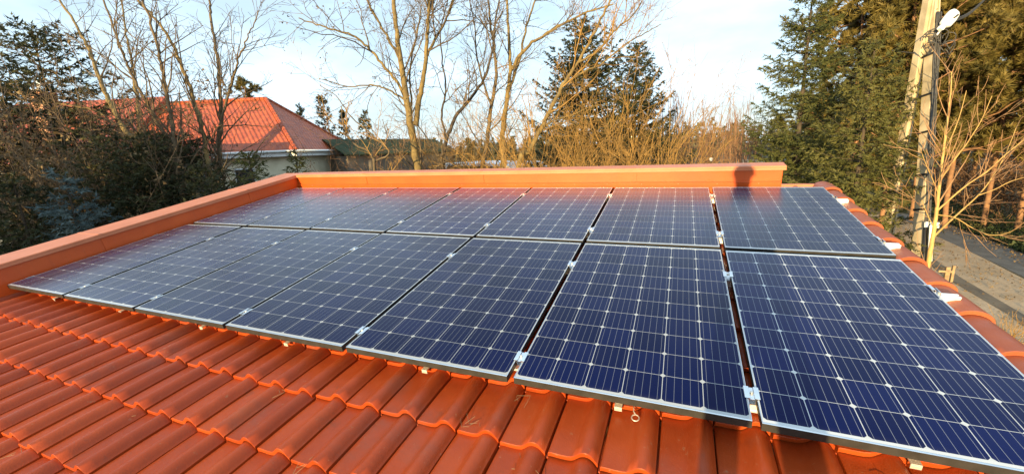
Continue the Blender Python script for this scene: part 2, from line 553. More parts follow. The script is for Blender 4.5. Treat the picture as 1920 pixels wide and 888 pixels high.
def strip(name, offl, offr, z, mat):
    V, Fq = [], []
    for i, y in enumerate(ys):
        wob = 0.10 * math.sin(y * 0.9 + offl) + 0.05 * math.sin(y * 2.3)
        V += [(road_x(y, offl) + wob, y, z), (road_x(y, offr) + wob * 0.5, y, z)]
        if i: Fq.append((2 * i - 2, 2 * i - 1, 2 * i + 1, 2 * i))
    o = np_mesh(name, np.array(V), np.array(Fq), mat)
    tag(o, kind='structure')
    return o
M['road_lit'] = noisy('sunlit_sandy_road', (0.46, 0.30, 0.165), (0.56, 0.39, 0.24), 0.9, 0.95, 0, 0.5, 14.0, 8, bdist=0.03)  # road where the sun falls, warm light put into the colour
M['road_shaded'] = noisy('shaded_worn_asphalt', (0.10, 0.09, 0.08), (0.19, 0.17, 0.15), 2.2, 0.9, 0, 0.8, 45.0, 10, lo=0.3, hi=0.7)  # road where shade lies, the shade put into the grey
M['band'] = noisy('dark_band', (0.13, 0.095, 0.065), (0.22, 0.165, 0.11), 1.3, 0.95, 0, 0.4, 20.0, 8)  # darker brown than the strip it lies on
strip('path', -8.5, 0.25, 0.004, M['road_lit'])  # sunlit part of the road, coloured as its own strip
strip('road', 0.25, 1.75, 0.008, M['road_shaded'])  # shaded part of the same road, coloured as its own strip
strip('path_dark_band', -1.55, -1.2, 0.012, M['band'])

# ------------------------------------------------------------------ our house: tiled roof, parapets, walls
ROT = (PITCH, 0, 0)
house = empty('house', (0, 0, Z0), ROT)
tag(house, 'house under the orange tiled roof that carries the solar panels', 'house')
TW, TL, TB = 0.2165, 0.345, -0.165            # tile width, row length, level of the tile pans
U_L, U_V = -0.05, 7.2                         # left edge, start of the verge tiles
CREST0 = 4.688                                # one roll crest
def tile_profile(verge=False):
    """(u, n) across one tile, from just right of a groove to the next groove; crest at 0.155"""
    p = [(0.000, -0.030), (0.0080, -0.031), (0.0095, -0.003), (0.015, 0.001), (0.035, 0.001), (0.060, 0.000), (0.09, 0.001), (0.108, 0.005), (0.120, 0.012), (0.131, 0.023), (0.143, 0.034), (0.154, 0.040),
         (0.165, 0.0425), (0.176, 0.0415), (0.187, 0.036), (0.197, 0.027), (0.205, 0.016), (0.211, 0.006), (0.2155, 0.002), (0.2162, -0.030)]
    return np.array(p)
def verge_profile():
    p = [(0.0, -0.004), (0.004, 0.003), (0.02, 0.006)]
    for k in range(11):
        a = math.pi * (1 - k / 10.0 * 0.86)
        p.append((0.115 + 0.095 * math.cos(a), 0.010 + 0.075 * math.sin(a)))
    p += [(0.214, 0.0), (0.214, -0.09)]
    return np.array(p)
def build_tiles():
    prof = tile_profile()
    vp = verge_profile()
    Vs, Fs, tone, n = [], [], [], 0
    u0 = CREST0 - 0.165 - TW * 22
    rows = range(-7, 12)
    def add_tile(P, ub, vb, top_extra, dn, du, tn, thick=0.022):
        nonlocal n
        k = len(P)
        lift = 0.031
        length = TL + top_extra
        # stations along the slope: underside edge, butt edge, near, mid, head
        st = [(0.002, lift - thick), (0.0, lift - 0.0025), (0.0025, lift), (0.05, lift * (1 - 0.05 / length)), (0.5 * length, lift * 0.5), (length, 0.0)]
        V = []
        for (dv, dz) in st:
            bend = 0.002 * math.sin(dv * 9)
            V.append(np.stack([ub + du + P[:, 0], np.full(k, vb + dv), TB + dz + dn + bend + P[:, 1]], -1))
        V = np.concatenate(V)
        i = np.arange(len(st) - 1)[:, None] * k + np.arange(k - 1)[None, :]
        f = np.stack([i, i + 1, i + k + 1, i + k], -1).reshape(-1, 4)
        Vs.append(V)
        Fs.append(f + n)
        tone.append(np.full(len(f), tn))
        n += len(V)
    for r in rows:
        vb = -0.25 + TL * r
        ext = 0.06 if r < 11 else 0.0
        for c in range(-1, 34):
            ub = u0 + TW * c
            if ub + TW < U_L + 0.02 or ub + TW > U_V + 0.03: continue
            if vb > 3.2 and ub < 6.6: continue
            add_tile(prof, ub, vb + rng.normal(0, 0.0035), ext, rng.normal(0, 0.0020), rng.normal(0, 0.0020), rng.random())
    o = np_mesh('roof', np.concatenate(Vs), np.concatenate(Fs), M['tile'], house, smooth=True)
    a = o.data.attributes.new('tone', 'FLOAT', 'FACE')
    a.data.foreach_set('value', np.concatenate(tone).astype(np.float32))
    Vs, Fs, tone, n = [], [], [], 0
    for r in rows:
        vb = -0.25 + TL * r
        add_tile(vp, U_V + 0.01, vb + rng.normal(0, 0.003), 0.06 if r < 11 else 0.0, rng.normal(0, 0.002), rng.normal(0, 0.002), rng.random(), 0.024)
    o2 = np_mesh('verge_tiles', np.concatenate(Vs), np.concatenate(Fs), M['verge'], house, smooth=True)
    a = o2.data.attributes.new('tone', 'FLOAT', 'FACE')
    a.data.foreach_set('value', np.concatenate(tone).astype(np.float32))
    for q in (o, o2):
        md = q.modifiers.new('edges', 'EDGE_SPLIT')
        md.split_angle = math.radians(42)
        # a tile has two sides and some thickness where it is seen from the edge
build_tiles()
# decking under the tiles
mb = MB()
mb.box((-0.35, -2.62, TB - 0.16), (7.30, 3.86, TB - 0.022), 0)
mb.build('roof_deck', M['wood'], house)
mb = MB()
mb.box((6.84, 3.87, TB - 0.10), (7.42, 3.92, TB + 0.055), 0, 0.004)
mb.build('top_flashing', M['sheet_top'], house)
# parapets: folded sheet metal, with a cap and an apron strip along the foot
def parapet(name, a, b, cap_a, cap_b, aprons, cap_h=0.028):
    mb = MB()
    mb.box(a, b, 0, 0.004)
    for q in aprons: mb.box(q[0], q[1], 0, 0.003)
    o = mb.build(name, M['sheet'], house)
    mb = MB()
    mb.box(cap_a, cap_b, 0, 0.006)
    lip = 0.022
    mb.box((cap_a[0] + 0.001, cap_a[1] + 0.001, cap_a[2] - lip), (cap_b[0] - 0.001, cap_a[1] + 0.010, cap_a[2] + 0.004), 0, 0.002)
    mb.box((cap_b[0] - 0.010, cap_a[1] + 0.011, cap_a[2] - lip), (cap_b[0] - 0.001, cap_b[1] - 0.011, cap_a[2] + 0.004), 0, 0.002)
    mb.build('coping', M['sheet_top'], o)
    return o
parapet('parapet', (-0.055, 3.50, TB - 0.25), (6.86, 3.625, 0.172), (-0.046, 3.478, 0.174), (6.885, 3.648, 0.200),
        [((-0.05, 3.486, -0.20), (6.858, 3.4995, 0.026)), ((-0.05, 3.480, 0.022), (6.858, 3.4990, 0.032))])
parapet('parapet', (-0.44, -2.70, TB - 0.25), (-0.065, 3.627, 0.166), (-0.475, -2.72, 0.168), (-0.048, 3.650, 0.194),
        [((-0.0645, -2.69, TB - 0.02), (-0.05, 3.478, TB + 0.03)), ((-0.0648, -2.69, TB - 0.03), (0.03, 3.478, TB + 0.004))])
# standing seams / joints between the metal lengths of the cap
for u in (1.35, 3.35, 5.35):
    mb = MB()
    mb.box((u, 3.4765, 0.1995), (u + 0.03, 3.647, 0.2025), 0, 0.001)
    mb.build('coping_joint', M['sheet_top'], house)
for v in (-1.2, 0.8, 2.6):
    mb = MB()
    mb.box((-0.474, v, 0.1935), (-0.049, v + 0.03, 0.1965), 0, 0.001)
    mb.build('coping_joint', M['sheet_top'], house)
for u in (1.36, 3.36, 5.36):
    mb = MB()
    mb.box((u, 3.4935, 0.034), (u + 0.035, 3.4992, 0.150), 0, 0.001)
    mb.build('sheet_joint', M['sheet'], house)
for v in (-1.19, 0.81, 2.61):
    mb = MB()
    mb.box((-0.0642, v, TB + 0.034), (-0.0590, v + 0.035, 0.140), 0, 0.001)
    mb.build('sheet_joint', M['sheet'], house)
for k in range(17):
    mb = MB()
    mb.lathe([(0.006, 0.0), (0.006, 0.002), (0.003, 0.004)], seg=8)
    o = mb.build('screw', M['sheet_top'], house)
    o.location = (0.25 + 0.40 * k, 3.4855, 0.010)
    o.rotation_euler = (math.radians(90), 0, 0)
# walls below (in house coordinates the walls stand upright in the world: undo the pitch)
unp = Matrix.Rotation(-PITCH, 4, 'X')
hw = MB()
def up(p): return tuple(unp @ Vector(p))
def wall_box(x0, y0, x1, y1, zb0, zb1, zt0, zt1):
    """upright block whose top follows from zt0 at y0 to zt1 at y1"""
    vs = [(x0, y0, zb0), (x1, y0, zb0), (x1, y1, zb1), (x0, y1, zb1), (x0, y0, zt0), (x1, y0, zt0), (x1, y1, zt1), (x0, y1, zt1)]
    hw.add([up(v) for v in vs], [(3, 2, 1, 0), (4, 5, 6, 7), (0, 1, 5, 4), (1, 2, 6, 5), (2, 3, 7, 6), (3, 0, 4, 7)])
ya, yb = -2.35, 3.80
za = math.tan(PITCH) * ya - 0.36
zb = math.tan(PITCH) * yb - 0.36
wall_box(-0.58, ya, 7.22, yb, -Z0 - 0.2, -Z0 - 0.2, za, zb)
hw.build('wall', M['plaster'], house)
# gutter along the low edge
mb = MB()
g = [(math.cos(t) * 0.07, math.sin(t) * 0.07) for t in np.linspace(math.pi, 2 * math.pi, 9)] + [(math.cos(t) * 0.062, math.sin(t) * 0.062) for t in np.linspace(2 * math.pi, math.pi, 9)]
mb.prism([(-2.74 + a, TB - 0.03 + b) for a, b in g], 0, -0.3, 7.4)
mb.build('gutter', M['sheet'], house)

# ------------------------------------------------------------------ solar array
PW, PH, GX, GY, PT = 1.0, 1.6627, 0.0327, 0.058, 0.036
PZ = 1.0
def R2W(u, v, n):
    c, s = math.cos(PITCH), math.sin(PITCH)
    return (u, v * c - n * s, Z0 + v * s + n * c)
ORD = ['first', 'second', 'third', 'fourth', 'fifth', 'sixth', 'seventh']
def make_panel():
    root = empty('solar_panel', (0, 0, 0), ROT)
    lip = 0.0075
    fr = MB()
    # four bars: dark sides, bright top lip
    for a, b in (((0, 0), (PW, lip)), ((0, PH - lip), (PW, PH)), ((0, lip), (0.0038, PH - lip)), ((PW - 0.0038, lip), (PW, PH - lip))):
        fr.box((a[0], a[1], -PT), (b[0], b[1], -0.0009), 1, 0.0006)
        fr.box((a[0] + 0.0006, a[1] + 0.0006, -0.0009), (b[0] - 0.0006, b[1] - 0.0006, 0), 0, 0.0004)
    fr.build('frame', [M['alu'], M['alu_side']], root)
    gl = MB()
    gl.box((0.0038, lip, -0.008), (PW - 0.0038, PH - lip, -0.0010), 0)
    gl.build('glass', M['pv'], root)
    bk = MB()
    bk.box((lip, lip, -0.0105), (PW - lip, PH - lip, -0.009), 0)
    bk.box((PW / 2 - 0.06, PH - 0.20, -0.030), (PW / 2 + 0.06, PH - 0.10, -0.0108), 0, 0.003)
    bk.build('back_sheet', M['backsheet'], root)
    return root
proto = make_panel()
def copy_tree(o, parent=None):
    c = o.copy()
    col.objects.link(c)
    if parent is not None: c.parent = parent
    for ch in o.children: copy_tree(ch, c)
    return c
def col_words(i):
    if i == 0: return 'at the left end of the %s row, along the side parapet'
    if i == 6: return 'at the right end of the %s row, by the verge tiles'
    return ORD[i] + ' from the side parapet in the %s row'
panels = [(i, j) for j in range(2) for i in range(7)]
for q, (i, j) in enumerate(panels):
    p = proto if q == 0 else copy_tree(proto)
    p.location = R2W(i * (PW + GX) + rng.normal(0, 0.0008), j * (PH + GY) + rng.normal(0, 0.0008), rng.normal(0, 0.0008))
    p.rotation_euler = (PITCH + math.radians(rng.normal(0, 0.10)), math.radians(rng.normal(0, 0.12)), math.radians(rng.normal(0, 0.02)))
    tag(p, 'navy solar panel ' + col_words(i) % ('front' if j == 0 else 'back'), 'solar panel', 'solar panels laid in two rows on the roof')
# rails, running across under the panels, their sawn ends showing at the verge
RV = [0.160, 1.272, 2.006, 3.078]
RN = ['lowest', 'second lowest', 'second highest', 'highest']
for k, v in enumerate(RV):
    r = empty('mounting_rail', R2W(0, v, 0), ROT)
    mb = MB()
    z1, z0 = -PT - 0.001, -PT - 0.046
    prof = [(-0.020, z0), (0.020, z0), (0.020, z0 + 0.004), (0.016, z0 + 0.006), (0.016, z1 - 0.014), (0.020, z1 - 0.010), (0.020, z1), (0.007, z1),
            (0.007, z1 - 0.010), (-0.007, z1 - 0.010), (-0.007, z1), (-0.020, z1), (-0.020, z1 - 0.010), (-0.016, z1 - 0.014), (-0.016, z0 + 0.006), (-0.020, z0 + 0.004)]
    mb.prism(prof, 0, -0.04, 7.322)
    fix_normals(mb.build('profile', M['rail'], r))
    tag(r, 'aluminium mounting rail under the panels, the ' + RN[k] + ' of four up the slope', 'rail', 'mounting rails carrying the panels')
# clamps
def make_mid_clamp():
    root = empty('mid_clamp', (0, 0, 0), ROT)
    mb = MB()
    w = GX / 2
    mb.box((-w + 0.002, -0.036, -0.030), (-w + 0.0045, 0.036, 0.0012), 0)
    mb.box((w - 0.0045, -0.036, -0.030), (w - 0.002, 0.036, 0.0012), 0)
    mb.box((-w + 0.0047, -0.036, -0.030), (w - 0.0047, 0.036, -0.027), 0)
    mb.box((-w - 0.012, -0.036, 0.0014), (-0.0085, 0.036, 0.0042), 0, 0.0006)
    mb.box((0.0085, -0.036, 0.0014), (w + 0.012, 0.036, 0.0042), 0, 0.0006)
    mb.box((-0.0083, -0.036, -0.0045), (0.0083, 0.036, -0.0015), 0, 0.0004)
    mb.build('plate', M['alu'], root)
    b = MB()
    b.lathe([(0.0066, -0.0012), (0.0066, 0.006), (0.0052, 0.0072)], seg=14)
    b.lathe([(0.0035, 0.0073), (0.0033, 0.0077)], seg=6)
    b.build('bolt', M['steel'], root)
    return root
mid = make_mid_clamp()
first = True
for k, v in enumerate(RV):
    for i in range(6):
        c = mid if first else copy_tree(mid)
        first = False
        c.location = R2W((i + 1) * (PW + GX) - GX / 2, v + rng.normal(0, 0.004), 0)
        tag(c, 'silver clamp between the %s and %s panels, on the %s rail' % (ORD[i], ORD[i + 1], RN[k]), 'clamp', 'mid clamps holding the panels')
def make_end_clamp():
    root = empty('end_clamp', (0, 0, 0), ROT)
    mb = MB()
    mb.box((-0.012, -0.03, 0.0014), (0.0035, 0.03, 0.0045), 0, 0.0006)
    mb.box((0.002, -0.03, -PT + 0.001), (0.0055, 0.03, 0.0012), 0)
    mb.box((0.0057, -0.03, -PT + 0.0002), (0.032, 0.03, -PT + 0.005), 0, 0.0006)
    mb.box((0.026, -0.03, -PT + 0.0052), (0.030, 0.03, -0.010), 0, 0.0006)
    mb.build('plate', M['alu'], root)
    b = MB()
    b.lathe([(0.0065, -PT + 0.0052), (0.0065, -PT + 0.013), (0.005, -PT + 0.0145)], c=(0.0155, 0, 0), seg=12)
    b.build('bolt', M['steel'], root)
    return root
endc = make_end_clamp()
first = True
for k, v in enumerate(RV):
    for side in (1, -1):
        c = endc if first else copy_tree(endc)
        first = False
        u = 6 * (PW + GX) + PW + 0.0015 if side > 0 else -0.0015
        c.location = R2W(u, v, 0)
        if side < 0: c.rotation_euler = Matrix.Rotation(PITCH, 3, 'X').to_4x4().to_3x3().__matmul__(Matrix.Rotation(math.pi, 3, 'Z')).to_euler()
        tag(c, 'silver end clamp on the %s rail, at its %s' % (RN[k], 'sawn end by the verge tiles' if side > 0 else 'end next to the side parapet'), 'clamp', 'end clamps at the array edges')
# roof hooks whose feet peek out under the front edge
for k, u in enumerate((0.60, 1.66, 2.69, 3.54, 4.60, 5.645, 6.70)):
    r = empty('roof_hook', R2W(u, 0.10, 0), ROT)
    mb = MB()
    mb.box((-0.017, -0.045, TB + 0.046), (0.017, 0.10, TB + 0.052), 0, 0.001)
    mb.box((-0.017, -0.045, TB + 0.030), (0.017, -0.040, TB + 0.0455), 0, 0.001)
    mb.box((-0.017, 0.060, TB + 0.0585), (0.017, 0.066, -PT - 0.047), 0, 0.001)
    mb.box((-0.017, 0.0665, TB + 0.060), (0.017, 0.095, TB + 0.066), 0, 0.001)
    mb.build('hook_plate', M['steel'], r)
    b = MB()
    b.lathe([(0.007, TB + 0.0525), (0.007, TB + 0.060)], c=(0, 0.02, 0), seg=6)
    b.build('bolt', M['steel'], r)
    tag(r, 'small steel roof hook peeking out below the ' + ORD[k] + ' front panel from the side parapet', 'roof hook', 'roof hooks along the front edge')
# wire loop beside one hook
t = np.linspace(0, 2 * math.pi, 18)
pts = [(5.71, 0.10, TB + 0.05), (5.715, 0.05, TB + 0.05)] + [(5.725 + 0.016 * math.sin(a), 0.02 - 0.0 + 0.018 * math.cos(a), TB + 0.046) for a in t]
mb = MB()
mb.tube(pts, [0.0028] * len(pts), 6)
o = mb.build('wire_loop', M['steel'], None, True)
o.location = (0, 0, Z0)
o.rotation_euler = ROT
tag(o, 'little bent wire loop lying on the tiles below the sixth front panel', 'wire')
# dry needles and straws lying in the pans
def litter():
    Vs, Fs, n = [], [], 0
    spots = [(4.98, -0.20, 14), (5.2, 0.02, 8), (3.9, -0.28, 6), (2.5, -0.30, 6), (5.35, -0.33, 9), (6.6, -0.05, 9), (4.4, -0.62, 10), (3.2, -0.64, 8), (5.6, -0.62, 8), (2.9, -0.98, 8)]
    for u, v, k in spots:
        for _ in range(k // 2):
            a = rng.uniform(0, math.pi)
            L = rng.uniform(0.012, 0.04)
            c = np.array([u + rng.normal(0, 0.03), v + rng.normal(0, 0.02), TB + 0.030])
            d = np.array([math.cos(a), math.sin(a), rng.uniform(-0.1, 0.35)]) * L
            vv, f = tube_geo(np.array([c - d, c + d]), np.array([0.0011, 0.0008]), 3)
            Vs.append(vv); Fs.append(f + n); n += len(vv)
    o = np_mesh('dry_needles', np.concatenate(Vs), np.concatenate(Fs), M['wood'])
    o.location = (0, 0, Z0)
    o.rotation_euler = ROT
    tag(o, 'dry needles and straw bits lying in the pans of the tiles', 'needles', kind='stuff')
litter()

# ------------------------------------------------------------------ plants: generators
def unit(v):
    return v / (np.linalg.norm(v) + 1e-9)
def smooth_path(pts, n=5):
    """Catmull-Rom through the points"""
    P = np.array(pts, float)
    P = np.vstack([2 * P[0] - P[1], P, 2 * P[-1] - P[-2]])
    out = []
    for i in range(1, len(P) - 2):
        for t in np.linspace(0, 1, n, endpoint=False):
            a, b, c, d = P[i - 1], P[i], P[i + 1], P[i + 2]
            out.append(0.5 * (2 * b + (c - a) * t + (2 * a - 5 * b + 4 * c - d) * t * t + (3 * b - a - 3 * c + d) * t ** 3))
    out.append(P[-2])
    return np.array(out)
def wander(p, d, L, r0, r1, seg, crook, up, g):
    pts = [p]
    d = unit(d)
    for _ in range(seg):
        d = unit(d + g.normal(0, crook, 3) + np.array([0, 0, up]))
        pts.append(pts[-1] + d * L / seg)
    return np.array(pts), np.linspace(r0, r1, seg + 1)
def side_dir(t, ang, g):
    a = unit(np.cross(t, g.normal(0, 1, 3)))
    return unit(t * math.cos(ang) + a * math.sin(ang))
def branch_out(path, rad, spec, g, out):
    """spec: list of levels (count per metre, length lo, hi, radius factor, angle lo, hi, start fraction, crook, up)"""
    if not spec: return
    dens, lo, hi, rf, a0, a1, s0, crook, up = spec[0]
    seglen = np.linalg.norm(np.diff(path, axis=0), axis=1)
    cum = np.concatenate([[0], np.cumsum(seglen)])
    L = cum[-1]
    n = g.poisson(dens * L * (1 - s0))
    for _ in range(n):
        s = L * (s0 + (1 - s0) * g.random() ** 0.9)
        i = min(np.searchsorted(cum, s) - 1, len(path) - 2)
        i = max(i, 0)
        f = (s - cum[i]) / (seglen[i] + 1e-9)
        p = path[i] * (1 - f) + path[i + 1] * f
        r = rad[i] * (1 - f) + rad[i + 1] * f
        t = unit(path[i + 1] - path[i])
        d = side_dir(t, g.uniform(a0, a1), g)
        l = g.uniform(lo, hi) * (1.15 - 0.6 * s / L)
        r0 = max(min(r * rf, 0.011 * l + 0.003), 0.0055)
        q, rr = wander(p, d, l, r0, max(r0 * 0.35, 0.0035), max(3, int(l / 0.22)) if l < 1.6 else 7, crook, up, g)
        out.append((q, rr))
        branch_out(q, rr, spec[1:], g, out)
def leaf_specks(paths, n, size, g, spread=0.05, tail=True):
    """small dry leaves or pods hanging on the outer twigs"""
    P = np.concatenate([q[-2:] if tail else q for q, r in paths if r[0] < 0.012])
    idx = g.integers(0, len(P), n)
    c = P[idx] + g.normal(0, spread, (n, 3))
    return tri_cloud(c, size, g)
def tri_cloud(c, size, g):
    n = len(c)
    a = g.normal(0, 1, (n, 3)); a /= np.linalg.norm(a, axis=1)[:, None]
    b = g.normal(0, 1, (n, 3)); b /= np.linalg.norm(b, axis=1)[:, None]
    s = size * g.uniform(0.6, 1.3, (n, 1))
    V = np.stack([c - a * s * 0.5, c + a * s * 0.5, c + b * s * 0.9], 1).reshape(-1, 3)
    return V, np.arange(3 * n).reshape(-1, 3)
def bare_tree(name, stems, label, cat='tree', bark='bark', twig=None, spec=None, seed=1, group=None, leaves=0, leaf_size=0.05, leaf_mat='dead_leaf', base=None, jit=0.30):
    """stems: list of (points, r0, r1)"""
    g = np.random.default_rng(seed)
    main, outs = [], []
    for pts, r0, r1 in stems:
        P = smooth_path(pts, 5)
        P[1:-1] += g.normal(0, min(r0, 0.05) * jit, P[1:-1].shape)
        R = np.linspace(r0, r1, len(P))
        R[0] *= 1.15
        main.append((P, R))
        branch_out(P, R, spec, g, outs)
    loc = np.array(main[0][0][0]) if base is None else np.array(base)
    root = empty(name, loc)
    tag(root, label, cat, group)
    tubes_mesh('trunk', main, M[bark], root, 8, 6, 0.0, loc)
    if outs: tubes_mesh('branches', outs, M[twig or bark], root, 5, 3, 0.02, loc)
    if leaves:
        V, Fa = leaf_specks(outs, leaves, leaf_size, g)
        np_mesh('leaves', V - loc, Fa, M[leaf_mat], root)
    return root
def needles_on(P0, P1, g, per, ln, wd, spread=1.0):
    """needle tufts along twigs P0->P1 (n,3): per thin triangles each, leaning forward"""
    n = len(P0)
    t = np.repeat((np.arange(per) + 0.5) / per, n).reshape(per, n).T + g.uniform(-0.5, 0.5, (n, per)) / per
    d = P1 - P0
    L = np.linalg.norm(d, axis=1)[:, None]
    d = d / (L + 1e-9)
    c = P0[:, None, :] + (P1 - P0)[:, None, :] * t[:, :, None]
    r = g.normal(0, 1, (n, per, 3))
    r -= (r * d[:, None, :]).sum(-1, keepdims=True) * d[:, None, :]
    r /= np.linalg.norm(r, axis=-1, keepdims=True) + 1e-9
    tip = c + (r * spread * 0.8 + d[:, None, :] * 0.75) * (ln * g.uniform(0.7, 1.3, (n, per, 1)))
    s = np.cross(r, d[:, None, :])
    V = np.stack([c - s * wd, c + s * wd, tip], 2).reshape(-1, 3)
    return V, np.arange(len(V)).reshape(-1, 3)
def conifer(name, base, H, Rad, label, mat='spruce', seed=1, z_low=0.04, whorl=0.27, per=7, ln=0.085, wd=0.016, twig_gap=0.085, droop=0.25, cat='spruce', group=None, bark='bark_dark', lean=(0, 0), shape=0.85, gaps=0.1, trunk_r=None, hang=0.35, per_whorl=7):
    g = np.random.default_rng(seed)
    base = np.asarray(base, float)
    root = empty(name, base)
    tag(root, label, cat, group)
    tr = trunk_r or H * 0.013
    ax = lambda z: np.array([lean[0] * z, lean[1] * z, z])
    zs = np.linspace(0, H, 12)
    trunk = (np.array([ax(z) for z in zs]), np.linspace(tr, 0.012, 12))
    tubes_mesh('trunk', [trunk], M[bark], root, 8)
    brs, A, B = [], [], []
    z = H * z_low
    while z < H - 0.12:
        t = z / H
        L0 = Rad * (1 - t) ** shape + 0.10
        nb = per_whorl if t < 0.8 else 5
        ph = g.uniform(0, 6.28)
        for k in range(nb):
            if g.random() < gaps: continue
            a = ph + 6.28 * k / nb + g.normal(0, 0.18)
            L = L0 * g.uniform(0.72, 1.12)
            zz = z + g.normal(0, whorl * 0.25)
            rise = 0.75 * t - 0.10 + g.normal(0, 0.06)
            m = max(4, int(L / 0.25))
            s = np.linspace(0, 1, m + 1)
            out = np.array([math.cos(a), math.sin(a), 0])
            P = ax(zz)[None, :] + out[None, :] * (L * s)[:, None]
            P[:, 2] += L * (rise * s - droop * (1 - t * 0.9) * np.sin(s * math.pi * 0.8) * 0.9 + 0.10 * s ** 3)
            P[1:] += np.cumsum(g.normal(0, 0.012, (m, 3)), 0)
            brs.append((P, np.linspace(max(0.006, L * 0.011), 0.003, m + 1)))
            side = np.cross(out, [0, 0, 1])
            nt_ = max(3, int(L / twig_gap))
            for q in range(nt_):
                s0 = 0.12 + 0.88 * (q + g.random()) / nt_
                i = min(int(s0 * m), m - 1)
                p = P[i] + (P[i + 1] - P[i]) * (s0 * m - i)
                tl = (0.10 + 0.34 * L * (1 - s0) + 0.05) * g.uniform(0.7, 1.25)
                tl = min(tl, 0.75)
                sg = 1 if q % 2 else -1
                d = unit(out * g.uniform(0.35, 0.9) + side * sg * g.uniform(0.55, 1.0) + np.array([0, 0, g.normal(-hang * (1 - t), 0.22)]))
                k2 = max(1, int(tl / 0.22))
                pp = p
                for w in range(k2):
                    dd = unit(d + g.normal(0, 0.18, 3) + np.array([0, 0, -0.12 * w * (1 - t)]))
                    e = pp + dd * tl / k2
                    A.append(pp); B.append(e)
                    pp = e
            A.append(P[-2]); B.append(P[-1] + out * 0.06)
        z += whorl * g.uniform(0.7, 1.25) * (1.0 if t < 0.75 else 0.7)
    top = ax(H)
    for k in range(5):
        A.append(top - [0, 0, 0.5 - 0.1 * k]); B.append(top + [g.normal(0, 0.04), g.normal(0, 0.04), 0.10 - 0.06 * k])
    tubes_mesh('branches', brs, M[bark], root, 4, 3, 0.02)
    V, Fa = needles_on(np.array(A), np.array(B), g, per, ln, wd)
    np_mesh('crown', V, Fa, M[mat], root)
    return root
def pine(name, base, H, label, seed=1, crown_from=0.35, R=2.2, tufts=520, mat='pine', bark='bark_pine', lean=(0, 0), group=None, cat='pine', ln=0.20, wd=0.016, per=22, tr=None):
    g = np.random.default_rng(seed)
    base = np.asarray(base, float)
    root = empty(name, base)
    tag(root, label, cat, group)
    zs = np.linspace(0, H, 14)
    bend = np.cumsum(g.normal(0, 0.03, (14, 2)), 0)
    T = np.stack([lean[0] * zs + bend[:, 0], lean[1] * zs + bend[:, 1], zs], -1)
    tr = tr or H * 0.012
    paths = [(T, np.linspace(tr, 0.03, 14))]
    tubes_mesh('trunk', paths, M[bark], root, 8)
    brs, tips = [], []
    nb = int(40 * (1 - crown_from) * H / 9)
    for k in range(nb):
        t = crown_from + (1 - crown_from) * (k + g.random()) / nb
        i = min(int(t * 13), 12)
        p = T[i] + (T[i + 1] - T[i]) * (t * 13 - i)
        u = (t - crown_from) / (1 - crown_from)
        L = R * (0.35 + 1.0 * math.sin(math.pi * (0.22 + 0.70 * u))) * g.uniform(0.6, 1.1) * 0.8
        a = g.uniform(0, 6.28)
        d = np.array([math.cos(a), math.sin(a), g.uniform(-0.15, 0.55)])
        P, r = wander(p, d, L, 0.012 + L * 0.012, 0.008, 7, 0.16, 0.05, g)
        brs.append((P, r))
        sub = []
        branch_out(P, r, [(6.0, 0.35, 1.0, 0.7, 0.5, 1.1, 0.2, 0.2, 0.06), (5.0, 0.15, 0.4, 0.7, 0.5, 1.0, 0.25, 0.2, 0.1)], g, sub)
        brs += sub
        tips += [(q[-2], q[-1]) for q, _ in sub] + [(P[-2], P[-1])]
        tips += [(q[-3], q[-2]) for q, _ in sub if len(q) > 3]
    tubes_mesh('branches', brs, M[bark], root, 4, 3, 0.03)
    if len(tips) > tufts:
        idx = g.choice(len(tips), tufts, replace=False)
        tips = [tips[i] for i in idx]
    A = np.array([q[0] for q in tips])
    B = np.array([q[1] for q in tips])
    B = A + (B - A) / (np.linalg.norm(B - A, axis=1)[:, None] + 1e-9) * 0.16
    V, Fa = needles_on(A, B, g, per, ln, wd, 1.1)
    np_mesh('crown', V, Fa, M[mat], root)
    return root
def shrub(name, base, label, n=40, H=2.0, spread=0.6, seed=1, bark='twig_brown', r0=0.014, spec=None, cat='shrub', leaves=0, leaf_size=0.06, leaf_mat='dead_leaf', arch=0.0, group=None, foot=0.25):
    g = np.random.default_rng(seed)
    base = np.asarray(base, float)
    root = empty(name, base)
    tag(root, label, cat, group)
    paths = []
    for _ in range(n):
        a = g.uniform(0, 6.28)
        tilt = abs(g.normal(0, spread))
        d = np.array([math.cos(a) * math.sin(tilt), math.sin(a) * math.sin(tilt), math.cos(tilt)])
        p = np.array([g.normal(0, foot), g.normal(0, foot), 0])
        P, r = wander(p, d, H * g.uniform(0.6, 1.15), r0 * g.uniform(0.6, 1.2), 0.003, 9, 0.10, -arch, g)
        P[:, 2] = np.maximum(P[:, 2], 0.02)
        paths.append((P, r))
        branch_out(P, r, spec if spec is not None else [(3.0, 0.3, 0.9, 0.7, 0.35, 0.9, 0.2, 0.15, 0.03), (3.0, 0.15, 0.4, 0.7, 0.4, 1.0, 0.2, 0.15, 0.03)], g, paths)
    tubes_mesh('branches', paths, M[bark], root, 4, 3, 0.012)
    if leaves:
        V, Fa = leaf_specks(paths, leaves, leaf_size, g, 0.06, False)
        np_mesh('leaves', V, Fa, M[leaf_mat], root)
    return root
def rad_px(w, d): return 0.31 * w * d / F
def stem(pts, w0, w1, d, d1=None):
    d1 = d if d1 is None else d1
    k = len(pts)
    P = [at(x, y, d + (d1 - d) * i / (k - 1)) for i, (x, y) in enumerate(pts)]
    return P, rad_px(w0, d), rad_px(w1, d1)
def to_ground(st):
    """carry a stem's lowest point down to the ground"""
    P, a, b = st
    p = np.array(P[0]); q = p.copy()
    dirv = unit(np.array(P[0]) - np.array(P[1]))
    q = q + dirv * 0.25 * p[2]
    q[2] = -0.1
    return [q] + list(P), a * 1.15, b

